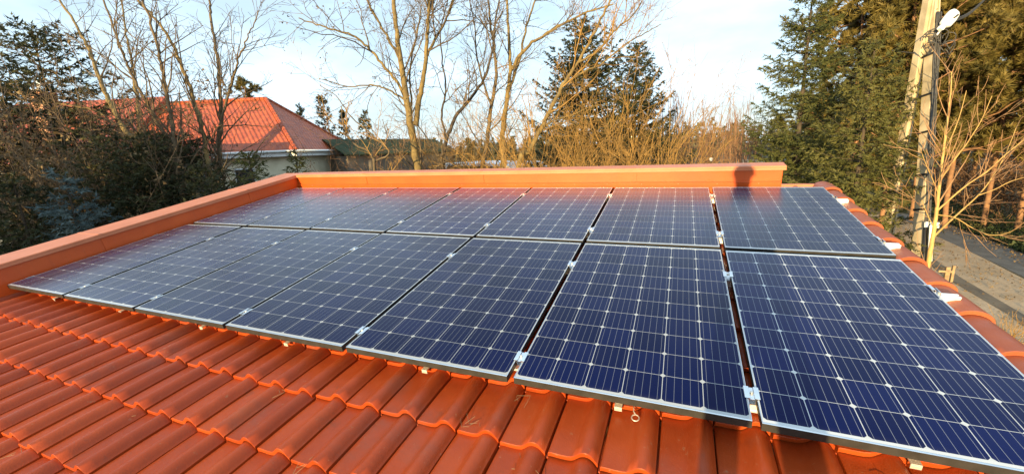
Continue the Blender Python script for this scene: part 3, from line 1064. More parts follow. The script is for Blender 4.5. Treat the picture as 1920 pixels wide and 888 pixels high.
TW3 = [(3.0, 0.8, 2.8, 0.62, 0.45, 1.05, 0.22, 0.15, 0.05), (4.4, 0.3, 1.1, 0.7, 0.45, 1.1, 0.12, 0.18, 0.04), (4.6, 0.14, 0.48, 0.7, 0.5, 1.1, 0.2, 0.16, 0.02)]
TWL = [(3.4, 0.7, 2.4, 0.6, 0.35, 0.85, 0.15, 0.14, 0.06), (4.2, 0.25, 0.9, 0.7, 0.4, 1.0, 0.12, 0.16, 0.04), (4.0, 0.12, 0.4, 0.7, 0.5, 1.1, 0.2, 0.15, 0.02)]

# ---- the bare trees beyond the roof
d = 13.0
bare_tree('bare_tree', [
    to_ground(stem([(785, 330), (779, 290), (771, 240), (763, 190), (755, 140), (746, 80), (741, 30), (736, -40), (730, -120)], 24, 8, d)),
    stem([(779, 235), (786, 190), (793, 150), (799, 100), (802, 40), (806, -30), (812, -110)], 17, 6, d, d - 0.6),
    stem([(757, 172), (738, 145), (715, 118), (692, 92), (672, 72), (640, 60), (612, 52), (580, 42), (560, 34)], 9, 3, d, d - 1.2),
    stem([(757, 186), (735, 172), (710, 162), (685, 160), (655, 163), (625, 155), (598, 147)], 6, 2, d, d - 0.8),
    stem([(750, 110), (732, 80), (712, 45), (692, 10), (670, -40)], 9, 4, d, d + 0.8),
    stem([(797, 110), (815, 75), (835, 40), (850, 0), (862, -50)], 9, 4, d, d + 0.6),
    stem([(768, 215), (772, 190), (768, 150), (772, 110), (782, 60), (790, 10)], 7, 3, d, d + 0.8)],
    'tallest bare tree, its forked trunk rising behind the middle of the back parapet', 'tree', 'bark_gold', 'bark', TW3, 11, 'bare trees behind the roof', 900, 0.06)
d = 14.5
bare_tree('bare_tree', [
    to_ground(stem([(944, 320), (942, 270), (943, 235), (950, 185), (957, 135), (954, 80), (952, 30), (949, -40)], 18, 6, d)),
    stem([(957, 133), (975, 105), (998, 80), (1030, 60), (1060, 42), (1100, 24), (1150, 8)], 11, 4, d, d - 1.0),
    stem([(951, 175), (972, 120), (985, 60), (1000, 10), (1020, -50)], 9, 4, d, d + 0.8)],
    'bare tree with one straight pale trunk and a long bough to the right', 'tree', 'bark_gold', 'bark', TW3, 12, 'bare trees behind the roof', 300, 0.05)
d = 15.0
bare_tree('bare_tree', [
    to_ground(stem([(905, 320), (912, 275), (920, 205), (930, 140), (926, 85), (918, 30), (912, -40)], 14, 5, d)),
    stem([(921, 195), (905, 150), (893, 100), (890, 50), (880, -10)], 7, 3, d, d + 0.6)],
    'slender bare tree just left of the straight pale trunk', 'tree', 'bark', 'bark', TW3, 13, 'bare trees behind the roof')
d = 13.5
bare_tree('bare_tree', [
    to_ground(stem([(830, 320), (832, 285), (838, 258), (855, 220), (885, 180), (912, 138), (925, 80), (932, 20), (940, -30)], 13, 4, d)),
    stem([(836, 262), (828, 215), (836, 170), (830, 120), (826, 60), (840, 0)], 7, 3, d, d + 0.6)],
    'dark leaning bare tree between the forked trunk and the pale trunk', 'tree', 'bark_dark', 'bark', TW3, 14, 'bare trees behind the roof')
d = 12.0
bare_tree('bare_tree', [
    to_ground(stem([(972, 312), (990, 285), (1012, 245), (1035, 200), (1055, 160), (1080, 120), (1102, 85), (1120, 50), (1140, 10), (1165, -40)], 15, 5, d)),
    stem([(1055, 158), (1095, 135), (1130, 118), (1170, 85), (1210, 62), (1240, 45)], 7, 2, d, d + 0.4),
    stem([(1082, 118), (1120, 96), (1150, 60), (1185, 30), (1205, 0)], 7, 3, d, d - 0.6),
    stem([(1012, 245), (1040, 225), (1075, 215), (1110, 200), (1140, 195)], 6, 2, d, d + 0.5)],
    'golden bare tree leaning right across the two spruces', 'tree', 'bark_gold', 'twig_gold', TW3, 15, 'bare trees behind the roof')
d = 11.5
bare_tree('bare_tree', [
    to_ground(stem([(702, 320), (700, 300), (690, 285), (660, 265), (645, 240), (640, 200)], 9, 3, d)),
    stem([(700, 305), (730, 285), (700, 255), (660, 220), (630, 180), (600, 160)], 6, 2, d, d + 0.5)],
    'low crooked bare tree beside the corner of the green roofed shed', 'tree', 'bark', 'twig_gold', TWL, 16, 'bare trees behind the roof')
# ---- the leaning group on the left
d = 11.0
L = [
    ([(340, 360), (333, 315), (324, 243), (311, 167), (302, 120), (293, 81), (280, 35), (266, 0), (250, -50)], 12, 5, 'bare stem in front of the red roof, curving up leftwards'),
    ([(398, 340), (387, 288), (378, 234), (365, 195), (351, 153), (336, 112), (320, 77), (295, 40), (270, 14), (245, -20)], 13, 5, 'long bare stem leaning left across the ridge of the red roof'),
    ([(408, 345), (408, 300), (414, 234), (413, 180), (410, 122), (402, 75), (396, 36), (392, 0), (388, -50)], 12, 5, 'upright bare stem farthest right in the leaning group'),
    ([(262, 290), (240, 255), (221, 221), (207, 195), (194, 167), (182, 135), (171, 104), (158, 75), (144, 50), (112, 0), (90, -40)], 15, 5, 'thick bare stem farthest left in the leaning group'),
    ([(342, 330), (324, 288), (306, 250), (288, 216), (270, 182), (252, 149), (238, 117), (225, 86), (194, 0), (180, -40)], 11, 4, 'bare stem leaning left over the dark shade patch on the roof'),
    ([(320, 350), (290, 295), (262, 258), (239, 248), (205, 225), (180, 207), (135, 198), (90, 192)], 9, 3, 'low bare stem bent nearly flat over the shrubs'),
    ([(380, 390), (360, 350), (325, 315), (293, 288), (265, 258), (243, 234), (228, 210), (200, 180)], 10, 3, 'short bare stem slanting up from behind the side parapet'),
    ([(268, 300), (262, 240), (257, 190), (252, 149), (243, 95), (234, 45), (226, -10)], 9, 4, 'straight thin bare stem crossing the leaning ones'),
    ([(412, 290), (416, 225), (432, 167), (442, 130), (452, 100), (462, 75), (473, 50), (485, 20)], 8, 2, 'thin bare stem whose tip bends right against the sky')]
for k, (pts, w0, w1, lab) in enumerate(L):
    st = to_ground(stem(pts, w0, w1, d + 0.5 * (k % 3) - 0.4, d + 0.8 * (k % 4) - 0.8))
    bare_tree('bare_tree', [st], lab, 'tree', 'bark_gold' if k % 2 else 'bark', 'bark', TWL, 30 + k, 'leaning bare trees on the left', 120 if k in (4, 5, 6) else 0, 0.06)

# ---- conifers
t1, t2 = at(1092, 36, 21), at(1194, 80, 22.5)
conifer('spruce_tree', (t1[0], t1[1], 0), t1[2], 4.9, 'tall dark spruce, the left of the two behind the parapet', 'spruce_dark', 41, 0.05, 0.36, 8, 0.13, 0.030, 0.085, 0.30, group='two spruces behind the parapet', gaps=0.16, shape=0.72, per_whorl=8)
conifer('spruce_tree', (t2[0], t2[1], 0), t2[2], 3.7, 'slimmer dark spruce, the right of the two behind the parapet', 'spruce_dark', 42, 0.05, 0.36, 8, 0.13, 0.030, 0.085, 0.30, group='two spruces behind the parapet', gaps=0.14, shape=0.7, per_whorl=8)
conifer('spruce_tree', ground_under(1492, 300, 13.5), 9.2, 2.25, 'big dense green spruce beside the right end of the parapet', 'spruce', 43, 0.02, 0.36, 10, 0.085, 0.017, 0.060, 0.34, gaps=0.07, shape=0.74, group='spruces by the road', per_whorl=9)
conifer('spruce_tree', ground_under(1612, 300, 10.1), 6.4, 1.65, 'olive green spruce between the big spruce and the pole', 'spruce_olive', 44, 0.02, 0.28, 9, 0.09, 0.018, 0.08, 0.26, gaps=0.06, shape=0.60, group='spruces by the road', per_whorl=9)
conifer('spruce_tree', ground_under(118, 320, 8.6, 0), 4.05, 1.45, 'small blue spruce in the shade beyond the side parapet', 'spruce_blue', 45, 0.05, 0.34, 9, 0.085, 0.018, 0.08, 0.05, gaps=0.05, group='small spruces beyond the side parapet', per_whorl=8)
conifer('spruce_tree', ground_under(95, 200, 12.5), 8.2, 3.3, 'tall dark spruce at the left edge with ragged branches', 'spruce_dark', 46, 0.10, 0.34, 8, 0.11, 0.022, 0.09, 0.3, gaps=0.15, shape=0.5, per_whorl=8)
conifer('spruce_tree', ground_under(230, 320, 10.2), 5.0, 2.3, 'broad dark spruce standing in shade behind the leaning stems', 'spruce_dark', 47, 0.03, 0.27, 9, 0.09, 0.018, 0.08, 0.22, gaps=0.04, shape=0.55, group='small spruces beyond the side parapet', per_whorl=8)
conifer('spruce_tree', ground_under(468, 300, 10.0), 4.4, 1.4, 'small spruce in front of the cream house wall', 'spruce', 48, 0.03, 0.26, 7, 0.085, 0.017, 0.085, 0.15, gaps=0.1, group='small spruces beyond the side parapet')
conifer('spruce_tree', ground_under(555, 300, 12.5), 4.5, 1.05, 'olive topped young spruce near the corner of the red roof', 'spruce_olive', 49, 0.03, 0.28, 7, 0.09, 0.018, 0.09, 0.1, gaps=0.15, group='small spruces beyond the side parapet')
conifer('spruce_tree', ground_under(310, 320, 10.6), 4.8, 1.9, 'dark spruce in deep shade in front of the wall under the red roof', 'spruce_dark', 52, 0.03, 0.27, 9, 0.09, 0.018, 0.08, 0.2, gaps=0.04, shape=0.55, group='small spruces beyond the side parapet', per_whorl=8)
conifer('spruce_tree', ground_under(356, 320, 11.4), 4.9, 1.6, 'dark spruce just left of the upright bare stem', 'spruce_dark', 53, 0.03, 0.27, 9, 0.09, 0.018, 0.08, 0.2, gaps=0.04, shape=0.55, group='small spruces beyond the side parapet', per_whorl=8)
conifer('spruce_tree', ground_under(385, 320, 9.2), 4.2, 1.5, 'low dark spruce right behind the side parapet', 'spruce_dark', 50, 0.03, 0.25, 8, 0.085, 0.017, 0.08, 0.15, gaps=0.06, group='small spruces beyond the side parapet')
conifer('spruce_tree', ground_under(30, 360, 8.6), 4.0, 1.6, 'low dark spruce at the left edge beside the blue one', 'spruce_dark', 51, 0.03, 0.25, 8, 0.085, 0.017, 0.08, 0.15, gaps=0.06, group='small spruces beyond the side parapet')
conifer('spruce_tree', ground_under(-25, 200, 11.0), 6.6, 2.2, 'dark spruce cut by the left edge behind the grey house gutter', 'spruce_dark', 54, 0.10, 0.34, 8, 0.11, 0.022, 0.09, 0.3, gaps=0.12, shape=0.55, per_whorl=8)
# far small conifers on the skyline
for k, (px, py, dd, w, lab) in enumerate([(603, 182, 48, 26, 'far dark conifer with a broad pointed top above the hip roof'), (642, 210, 52, 16, 'far narrow conifer right of the hip roof'),
                                         (682, 208, 50, 20, 'far dark conifer farthest right beside the tallest bare tree'), (560, 195, 60, 14, 'far conifer tip peeping over the red roof')]):
    top = at(px, py, dd)
    conifer('spruce_tree', (top[0], top[1], 0), top[2], w * dd / F * 1.1, lab, 'spruce_dark', 60 + k, 0.2, 0.7, 6, 0.30, 0.06, 0.30, 0.2, gaps=0.1, group='far conifers on the skyline', shape=0.55)
top = at(455, 155, 40)
pine('pine_tree', (top[0], top[1], 0), top[2], 'round topped far pine above the ridge of the red roof', 70, 0.62, 1.9, 420, ln=0.34, wd=0.04, per=20)

# ---- pines on the right along the road
PN = [(1600, 17.5, 12.0, 0.18, 2.1, 'pine rising behind the big spruce, its trunk showing near the top'),
      (1612, 17.0, 13.0, 0.16, 2.5, 'olive pine with a bare upper trunk left of the pole'),
      (1680, 16.5, 11.5, 0.30, 2.4, 'bushy pine filling the gap left of the leaning strut'),
      (1745, 19.5, 14.0, 0.30, 3.0, 'tall pine directly behind the poles'),
      (1815, 17.5, 12.5, 0.36, 3.0, 'pine with drooping lower boughs right of the lamp'),
      (1885, 17.5, 11.5, 0.38, 2.8, 'pine at the right edge with sunlit olive boughs'),
      (1960, 16.5, 13.0, 0.32, 3.0, 'pine partly out of view at the right edge'),
      (1850, 24.0, 15.0, 0.30, 3.2, 'pine deeper in the wood between its neighbours on the right'),
      (1700, 26.0, 15.5, 0.25, 3.2, 'pine deeper in the wood behind the strut')]
for k, (px, dd, H, cf, R, lab) in enumerate(PN):
    pine('pine_tree', ground_under(px, 200, dd), H, lab, 80 + k, cf * 0.7, R * 1.15, 4200, group='pines along the road', ln=0.21, wd=0.022, per=16, tr=0.10)

# ---- shrubs
SG = [(3.2, 0.3, 1.0, 0.7, 0.35, 1.0, 0.15, 0.22, -0.02), (3.6, 0.15, 0.5, 0.7, 0.4, 1.1, 0.2, 0.2, -0.02)]
for k, (px, dd, H, n, lab) in enumerate([(1040, 12.5, 6.4, 85, 'golden tangled shrub at the foot of the leaning tree'), (1125, 13.0, 6.5, 85, 'golden tangled shrub below the slimmer spruce'), (1190, 14.0, 6.2, 60, 'golden shrub next to the tall bare shrub')]):
    shrub('tangled_shrub', ground_under(px, 300, dd), lab, n, H, 0.42, 100 + k, 'twig_gold', 0.02, SG, arch=0.035, group='golden shrubs behind the parapet', foot=0.5)
shrub('bare_shrub', ground_under(1240, 300, 11.5), 'tall bare shrub with long whips rising above the parapet', 16, 6.4, 0.20, 110, 'twig_gold', 0.022, [(1.2, 0.6, 1.6, 0.6, 0.25, 0.6, 0.25, 0.06, 0.05), (1.5, 0.2, 0.6, 0.7, 0.3, 0.7, 0.2, 0.08, 0.03)], foot=0.35)
for k, (px, dd, H, n, lab) in enumerate([(860, 15, 5.9, 60, 'brown twiggy shrub behind the dark leaning tree'), (895, 16.5, 5.8, 50, 'brown twiggy shrub behind the slender bare tree'), (815, 16, 5.2, 40, 'brown twiggy shrub right of the forked trunk'), (655, 12.5, 5.2, 30, 'rusty shrub in front of the green roofed shed'), (725, 14.5, 5.0, 30, 'low twiggy shrub left of the forked trunk')]):
    shrub('twiggy_shrub', ground_under(px, 300, dd), lab, n, H, 0.30, 120 + k, 'twig_gold' if k in (0, 1) else 'twig_red', 0.016, SG, group='twiggy shrubs behind the parapet', foot=0.4, leaves=500, leaf_size=0.05)
for k, (px, dd, H, n, lab) in enumerate([(150, 10.6, 6.5, 60, 'olive brown shrub with withered leaves below the thick bare stem'), (235, 11.5, 6.0, 55, 'olive brown shrub with withered leaves before the red roof'), (60, 11.0, 6.0, 55, 'withered shrub nearest the left edge')]):
    shrub('withered_shrub', ground_under(px, 300, dd), lab, n, H, 0.34, 130 + k, 'twig_brown', 0.02, SG, group='withered shrubs on the left', foot=0.5, leaves=4500, leaf_size=0.075)
shrub('grass_tuft', ground_under(1895, 640, 8.3, 0), 'small dry straw tuft beyond the verge tiles at the right edge', 40, 0.7, 0.5, 140, 'twig_gold', 0.006, [], cat='grass tuft', foot=0.15)

# reddish thicket of saplings in the middle distance
def thicket():
    g = np.random.default_rng(150)
    paths = []
    for _ in range(170):
        px = g.uniform(1225, 1420)
        dd = g.uniform(26, 46)
        p = ground_under(px, 300, dd)
        H = (4.2 + g.uniform(0.6, 3.8))
        P, r = wander(p, np.array([g.normal(0, 0.06), g.normal(0, 0.06), 1]), H, 0.035, 0.008, 8, 0.04, 0.02, g)
        paths.append((P, r))
        branch_out(P, r, [(2.6, 0.5, 1.5, 0.6, 0.3, 0.8, 0.15, 0.1, 0.06), (2.0, 0.3, 0.7, 0.7, 0.3, 0.8, 0.2, 0.1, 0.05)], g, paths)
    o = tubes_mesh('sapling_thicket', paths, M['twig_red'], None, 4, 3, 0.02)
    tag(o, 'reddish brown thicket of bare saplings left of the big spruce', 'thicket', kind='stuff')
thicket()
# deep wood on the right: trunks and crowns too many to tell apart
def deep_wood():
    g = np.random.default_rng(160)
    paths, C = [], []
    for _ in range(150):
        y = g.uniform(10, 70)
        x = road_x(y, 0) + g.uniform(8, 45)
        H = g.uniform(10, 17)
        P, r = wander(np.array([x, y, -0.1]), np.array([0.0, 0, 1]), H, g.uniform(0.08, 0.16), 0.03, 8, 0.02, 0.02, g)
        paths.append((P, r))
        n = 420
        t = g.uniform(0.25, 1.0, n)
        rr = 2.4 * np.sin(np.pi * (0.15 + 0.8 * (t - 0.25) / 0.75)) * np.sqrt(g.random(n))
        a = g.uniform(0, 6.28, n)
        C.append(np.stack([x + rr * np.cos(a), y + rr * np.sin(a), H * t], -1))
    o = tubes_mesh('wood_trunks', paths, M['bark_pine'], None, 5)
    tag(o, 'brown trunks of the pine wood beyond the road', 'wood', kind='stuff')
    C = np.concatenate(C)
    V, Fa = tri_cloud(C, 0.42, g)
    o = np_mesh('pine_wood', V, Fa, M['pine'])
    tag(o, 'dense dark pine wood behind the roadside pines', 'wood', kind='stuff')
deep_wood()
def undergrowth():
    g = np.random.default_rng(170)
    paths = []
    for _ in range(260):
        y = g.uniform(12, 40)
        x = road_x(y, 2.2) + g.uniform(0.8, 9) ** 1.0
        P, r = wander(np.array([x, y, 0]), np.array([g.normal(0, 0.3), g.normal(0, 0.3), 1]), g.uniform(1.0, 4.2), 0.012, 0.004, 7, 0.16, 0.0, g)
        paths.append((P, r))
        branch_out(P, r, [(3.0, 0.3, 1.2, 0.7, 0.4, 1.0, 0.1, 0.15, 0.02), (2.5, 0.2, 0.5, 0.7, 0.4, 1.0, 0.1, 0.15, 0.02)], g, paths)
    V, Fa = leaf_specks(paths, 26000, 0.11, g, 0.10, False)
    o = tubes_mesh('undergrowth_twigs', paths, M['twig_red'], None, 3, 3, 0.02)
    tag(o, 'brown bare undergrowth along the far side of the road', 'undergrowth', kind='stuff')
    o = np_mesh('undergrowth_leaves', V, Fa, M['under'])
    tag(o, 'withered brown leaves on the roadside undergrowth', 'undergrowth', kind='stuff')
undergrowth()
def cover(name, label, n, fx, size, mat, seed, h=0.10):
    g = np.random.default_rng(seed)
    c = np.array([fx(g) for _ in range(n)])
    c[:, 2] += np.abs(g.normal(0, h, n))
    V, Fa = tri_cloud(c, size, g)
    o = np_mesh(name, V, Fa, M[mat])
    tag(o, label, 'ground cover', kind='stuff')
def side_pt(g):
    y = g.uniform(6, 45)
    return (road_x(y, 1.75) + abs(g.normal(0, 2.2)) + 0.05 * g.random(), y, 0.0)
cover('ground_cover', 'low ivy and litter beside the far edge of the road', 26000, side_pt, 0.10, 'ivy', 180)
def near_pt(g):
    y = g.uniform(14, 40)
    return (g.uniform(8.0, 14.2) + 0.12 * (y - 17), y, 0.0)
def leaf_pt(g):
    y = g.uniform(6, 36)
    if g.random() < 0.55: return (road_x(y, 1.7) - abs(g.normal(0, 0.35)), y, 0.012)
    return (road_x(y, 0.2) - abs(g.normal(0, 1.6)), y, 0.016)
cover('dry_leaves', 'dry leaves and gravel scattered along the edges of the lane', 5200, leaf_pt, 0.06, 'dead_leaf', 181, 0.006)
def grass_pt(g):
    y = g.uniform(6, 40)
    return (road_x(y, 1.75) + abs(g.normal(0, 0.35)) - 0.08, y, 0.01)
cover('verge_grass', 'ragged dry grass along the far edge of the lane', 7000, grass_pt, 0.13, 'ivy', 182, 0.06)
def far_woods():
    g = np.random.default_rng(190)
    C = []
    for _ in range(900):
        az = math.radians(g.uniform(-85, 45))
        r = g.uniform(140, 330)
        x, y = CW[0] + r * math.sin(az), CW[1] + r * math.cos(az)
        H = g.uniform(5, 10) if az < math.radians(0) else g.uniform(7, 13)
        n = 70
        t = g.random(n)
        rr = (1 - t) ** 0.6 * 3.0 * np.sqrt(g.random(n))
        a = g.uniform(0, 6.28, n)
        C.append(np.stack([x + rr * np.cos(a), y + rr * np.sin(a), H * t], -1))
    V, Fa = tri_cloud(np.concatenate(C), 1.5, g)
    o = np_mesh('far_woods', V, Fa, M['far_wood'])
    tag(o, 'low line of far woods on the horizon', 'woods', kind='stuff')
far_woods()

# ------------------------------------------------------------------ neighbour's house with the hipped red roof
def hip_house():
    D = 24.0
    c0 = at(556, 281, D)                                      # near eave corner
    ze = c0[2]
    w, Ltot = 8.2, 30.0
    rise = at(513, 186, D + w / 2)[2] - ze
    root = empty('neighbour_house', (c0[0], c0[1], 0), (0, 0, math.radians(18)))
    tag(root, "neighbour's cream house under a hipped red tile roof with white gutter", 'house')
    h = w / 2
    rf = MB()
    # eaves corner at origin, house runs to -x and +y
    A, B, Cc, Dd = (0, 0, ze), (0, w, ze), (-Ltot, w, ze), (-Ltot, 0, ze)
    R1, R2 = (-h, h, ze + rise), (-Ltot + h, h, ze + rise)
    rf.add([A, B, Cc, Dd, R1, R2], [(0, 1, 4), (1, 2, 5, 4), (2, 3, 5), (3, 0, 4, 5)])
    a2 = [(x, y, ze - 0.12) for x, y in ((0, 0), (0, w), (-Ltot, w), (-Ltot, 0))]
    rf.add([A, B, Cc, Dd] + a2, [(0, 4, 5, 1), (1, 5, 6, 2), (2, 6, 7, 3), (3, 7, 4, 0), (4, 7, 6, 5)])
    roof = fix_normals(rf.build('roof', M['far_tile'], root))
    # ridge and hip caps
    rc = MB()
    def caps(p, q):
        p, q = np.array(p), np.array(q)
        n = int(np.linalg.norm(q - p) / 0.33)
        for i in range(n):
            a, b = p + (q - p) * i / n, p + (q - p) * (i + 1.08) / n
            rc.tube([a + [0, 0, -0.02], b + [0, 0, 0.0]], [0.13, 0.11], 8)
    caps(A, R1); caps(R2, R1); caps(B, R1)
    rc.build('ridge_cap', M['far_tile'], roof, True)
    # a second, slightly higher roof farther left, crossing the ridge
    g2 = MB()
    x1, x0 = -11.2, -22.5
    zt = ze + rise + 0.45
    gl = 0.35 * w
    v = [(x1, 0.3, ze + rise * 0.16), (x1, w - 0.3, ze + rise * 0.16), (x0, w - 0.3, ze + rise * 0.16), (x0, 0.3, ze + rise * 0.16), (x1, h, zt), (x0, h, zt)]
    g2.add(v, [(0, 1, 4), (1, 2, 5, 4), (2, 3, 5), (3, 0, 4, 5)])
    fix_normals(g2.build('upper_roof', M['far_tile'], root))
    # dark plate put in for the shaded side of a gable
    def on_front(x, s, off):
        y = 0.3 + (h - 0.3) * s
        za, zb_ = ze + rise * 0.16, zt
        n = np.array([0, -(zb_ - za), h - 0.3]) / math.hypot(zb_ - za, h - 0.3)
        return np.array([x, y, za + (zb_ - za) * s]) + n * off
    wf = MB()
    def plate(mbx, x0, x1, s0, s1, o0, o1):
        c = [on_front(x, s, o) for o in (o0, o1) for s in (s0, s1) for x in (x0, x1)]
        mbx.add(c, [(0, 2, 3, 1), (4, 5, 7, 6), (0, 1, 5, 4), (2, 6, 7, 3), (0, 4, 6, 2), (1, 3, 7, 5)])
    for x in (-18.6,):
        plate(wf, x, x + 1.15, 0.42, 0.80, 0.06, 0.24)
        f = fix_normals(wf.build('roof_shade_patch', M['bark_dark'], root))
        wg = MB()
        plate(wg, x + 0.1, x + 1.05, 0.45, 0.77, 0.242, 0.26)
        wg.build('pane', M['glass_dark'], f)  # dark glass over the same painted shade patch
    # gutters
    gt = MB()
    gt.tube([(-Ltot, -0.08, ze - 0.05), (0.08, -0.08, ze - 0.05)], [0.07, 0.07], 8)
    gt.tube([(0.08, -0.08, ze - 0.05), (0.08, w, ze - 0.05)], [0.07, 0.07], 8)
    gt.build('gutter', M['white_paint'], root, True)
    fa = MB()
    fa.box((-Ltot + 0.05, 0.04, ze - 0.34), (-0.06, 0.08, ze - 0.125))
    fa.box((-0.10, 0.082, ze - 0.34), (-0.06, w - 0.05, ze - 0.125))
    fa.build('fascia', M['white_paint'], root)
    wl_ = MB()
    wl_.box((-Ltot + 0.5, 0.5, -0.1), (-0.5, w - 0.5, ze - 0.13))
    wl_.build('wall', M['plaster'], root)
    for x in (-4.4, -9.0, -13.6):
        q = MB()
        q.box((x, 0.45, ze - 2.3), (x + 1.3, 0.497, ze - 0.95), 0, 0.01)
        f = q.build('window', M['white_paint'], root)
        q = MB()
        q.box((x + 0.08, 0.42, ze - 2.22), (x + 1.22, 0.448, ze - 1.03))
        q.build('pane', M['glass_dark'], f)
hip_house()
# house at the far left edge
def left_house():
    c = at(95, 308, 15)
    ze = c[2]
    root = empty('left_house', (c[0], c[1], 0), (0, 0, math.radians(12)))
    tag(root, 'grey house at the left edge under a low red roof', 'house')
    rf = MB()
    rf.add([(0, 0, ze), (0, 7, ze), (-9, 7, ze), (-9, 0, ze), (-0.2, 3.5, ze + 1.5), (-9, 3.5, ze + 1.5)], [(0, 1, 4), (1, 2, 5, 4), (2, 3, 5), (3, 0, 4, 5), (3, 2, 1, 0)])
    fix_normals(rf.build('roof', M['far_tile'], root))
    q = MB()
    q.tube([(-9, -0.08, ze - 0.04), (0.06, -0.08, ze - 0.04)], [0.06, 0.06], 8)
    q.build('gutter', M['white_paint'], root, True)
    q = MB()
    q.box((-8.7, 0.45, -0.1), (-0.45, 6.6, ze - 0.01))
    q.build('wall', M['plaster_grey'], root)
    t = at(74, 152, 16.5) - c
    tz = t[2] + c[2]
    a = math.radians(-12)
    lx, ly = t[0] * math.cos(a) - t[1] * math.sin(a), t[0] * math.sin(a) + t[1] * math.cos(a)
    ch = MB()
    ch.box((lx - 0.28, ly - 0.28, ze + 0.2), (lx + 0.28, ly + 0.28, tz - 0.45))
    k = ch.build('chimney', M['brick'], root)
    cc = MB()
    cc.box((lx - 0.36, ly - 0.36, tz - 0.449), (lx + 0.36, ly + 0.36, tz - 0.36))
    cc.lathe([(0.12, -0.359), (0.11, 0.0), (0.13, 0.01), (0.13, 0.05)], (lx, ly, tz), 10)
    cc.build('chimney_cap', M['white_paint'], k)
left_house()
# long low shed with a dark green roof
def green_shed():
    a, b = at(648, 262, 27), at(845, 258, 34)
    zr = a[2] + 0.15
    ang = math.atan2(b[1] - a[1], b[0] - a[0])
    Lx = float(np.hypot(b[0] - a[0], b[1] - a[1]))
    root = empty('green_roofed_shed', (a[0], a[1], 0), (0, 0, ang))
    tag(root, 'long low shed with a dark green sheet roof behind the bare trees', 'shed')
    rf = MB()
    prof = [(-0.3, zr - 1.1), (2.5, zr), (5.3, zr - 1.1), (5.3, zr - 1.18), (2.5, zr - 0.08), (-0.3, zr - 1.18)]
    rf.prism(prof, 0, -0.3, Lx + 0.3)
    for k in range(int(Lx / 0.6)):
        x = 0.6 * k
        rf.add([(x, -0.3, zr - 1.085), (x + 0.05, -0.3, zr - 1.085), (x + 0.05, 2.5, zr + 0.03), (x, 2.5, zr + 0.03)], [(0, 1, 2, 3)])
    fix_normals(rf.build('roof', M['green_metal'], root))
    q = MB()
    q.box((0, 0, -0.1), (Lx, 5.0, zr - 1.2))
    q.build('wall', M['shed_wall'], root)
    q = MB()
    q.box((2.0, -0.05, 0), (4.6, -0.005, 2.3), 0, 0.01)
    q.build('door', M['wood'], root)
green_shed()

# ------------------------------------------------------------------ things in the middle distance
def car():
    """a pale estate car parked beyond the trees"""
    p = at(955, 305, 26)
    root = empty('parked_car', (p[0], p[1], 0), (0, 0, math.radians(-14)))
    tag(root, 'pale car parked beyond the bare trees, just showing above the parapet', 'car')
    zt = p[2] + 0.12
    s = zt / 1.55
    b = MB()
    out = [(-2.2, 0.35), (2.15, 0.35), (2.2, 0.75), (1.95, 0.95), (1.2, 1.02), (0.5, 1.5), (-1.6, 1.55), (-2.15, 1.05), (-2.25, 0.8)]
    b.prism([(x * s, z * s) for x, z in out], 1, -0.85 * s, 0.85 * s)
    fix_normals(b.build('body', M['white_car'], root))
    g = MB()
    win = [(0.95, 1.05), (0.42, 1.44), (-1.5, 1.48), (-1.9, 1.05)]
    g.prism([(x * s, z * s) for x, z in win], 1, -0.853 * s, -0.86 * s)
    g.build('window', M['glass_dark'], root)
    for x in (-1.35, 1.35):
        for y in (-0.8, 0.8):
            wv = MB()
            n = 18
            ring = [(x * s + 0.32 * s * math.cos(t), 0.33 * s + 0.32 * s * math.sin(t)) for t in np.linspace(0, 2 * math.pi, n, endpoint=False)]
            wv.prism(ring, 1, y * s - 0.1 * s, y * s + 0.1 * s)
            wv.build('wheel', M['black'], root)
car()
def garden_lamp():
    p = at(1333, 299, 13)
    root = empty('garden_lamp', (p[0], p[1], 0))
    tag(root, 'small white globe lamp on a thin post behind the parapet', 'lamp')
    q = MB()
    q.lathe([(0.06, 0), (0.06, 0.05), (0.028, 0.08), (0.025, p[2] - 0.06), (0.05, p[2] - 0.05)], seg=12)
    q.build('post', M['black'], root, True)
    q = MB()
    q.lathe([(0.04, p[2] - 0.05)] + [(0.055 * math.sin(t), p[2] + 0.005 - 0.055 * math.cos(t)) for t in np.linspace(0.5, 3.0, 10)], seg=16)
    q.build('lamp_globe', M['white_paint'], root, True)
garden_lamp()
def stake():
    p = at(1778, 500, 11.8)
    root = empty('wooden_stake', (p[0], p[1], 0))
    tag(root, 'short wooden stake with a nailed cross bit standing on the near side of the road', 'stake')
    h = p[2]
    q = MB()
    q.box((-0.05, -0.04, -0.1), (0.05, 0.04, h), 0, 0.008)
    q.build('post', M['wood'], root)
    q = MB()
    q.box((-0.22, -0.065, h - 0.16), (0.08, -0.0405, h - 0.10), 0, 0.005)
    q.build('cross_bit', M['wood'], root)
    q = MB()
    q.box((0.09, -0.03, -0.1), (0.15, 0.03, h + 0.05), 0, 0.006)
    q.build('second_post', M['wood'], root)
stake()
def broken_post():
    p = at(694, 300, 12)
    q = MB()
    q.tube([(0, 0, -0.1), (0.02, 0, p[2] * 0.5), (0, 0, p[2])], [0.07, 0.065, 0.055], 8)
    o = q.build('wooden_post', M['wood'], None, True)
    o.location = (p[0], p[1], 0)
    tag(o, 'pale broken off wooden post left of the forked trunk', 'post')
broken_post()

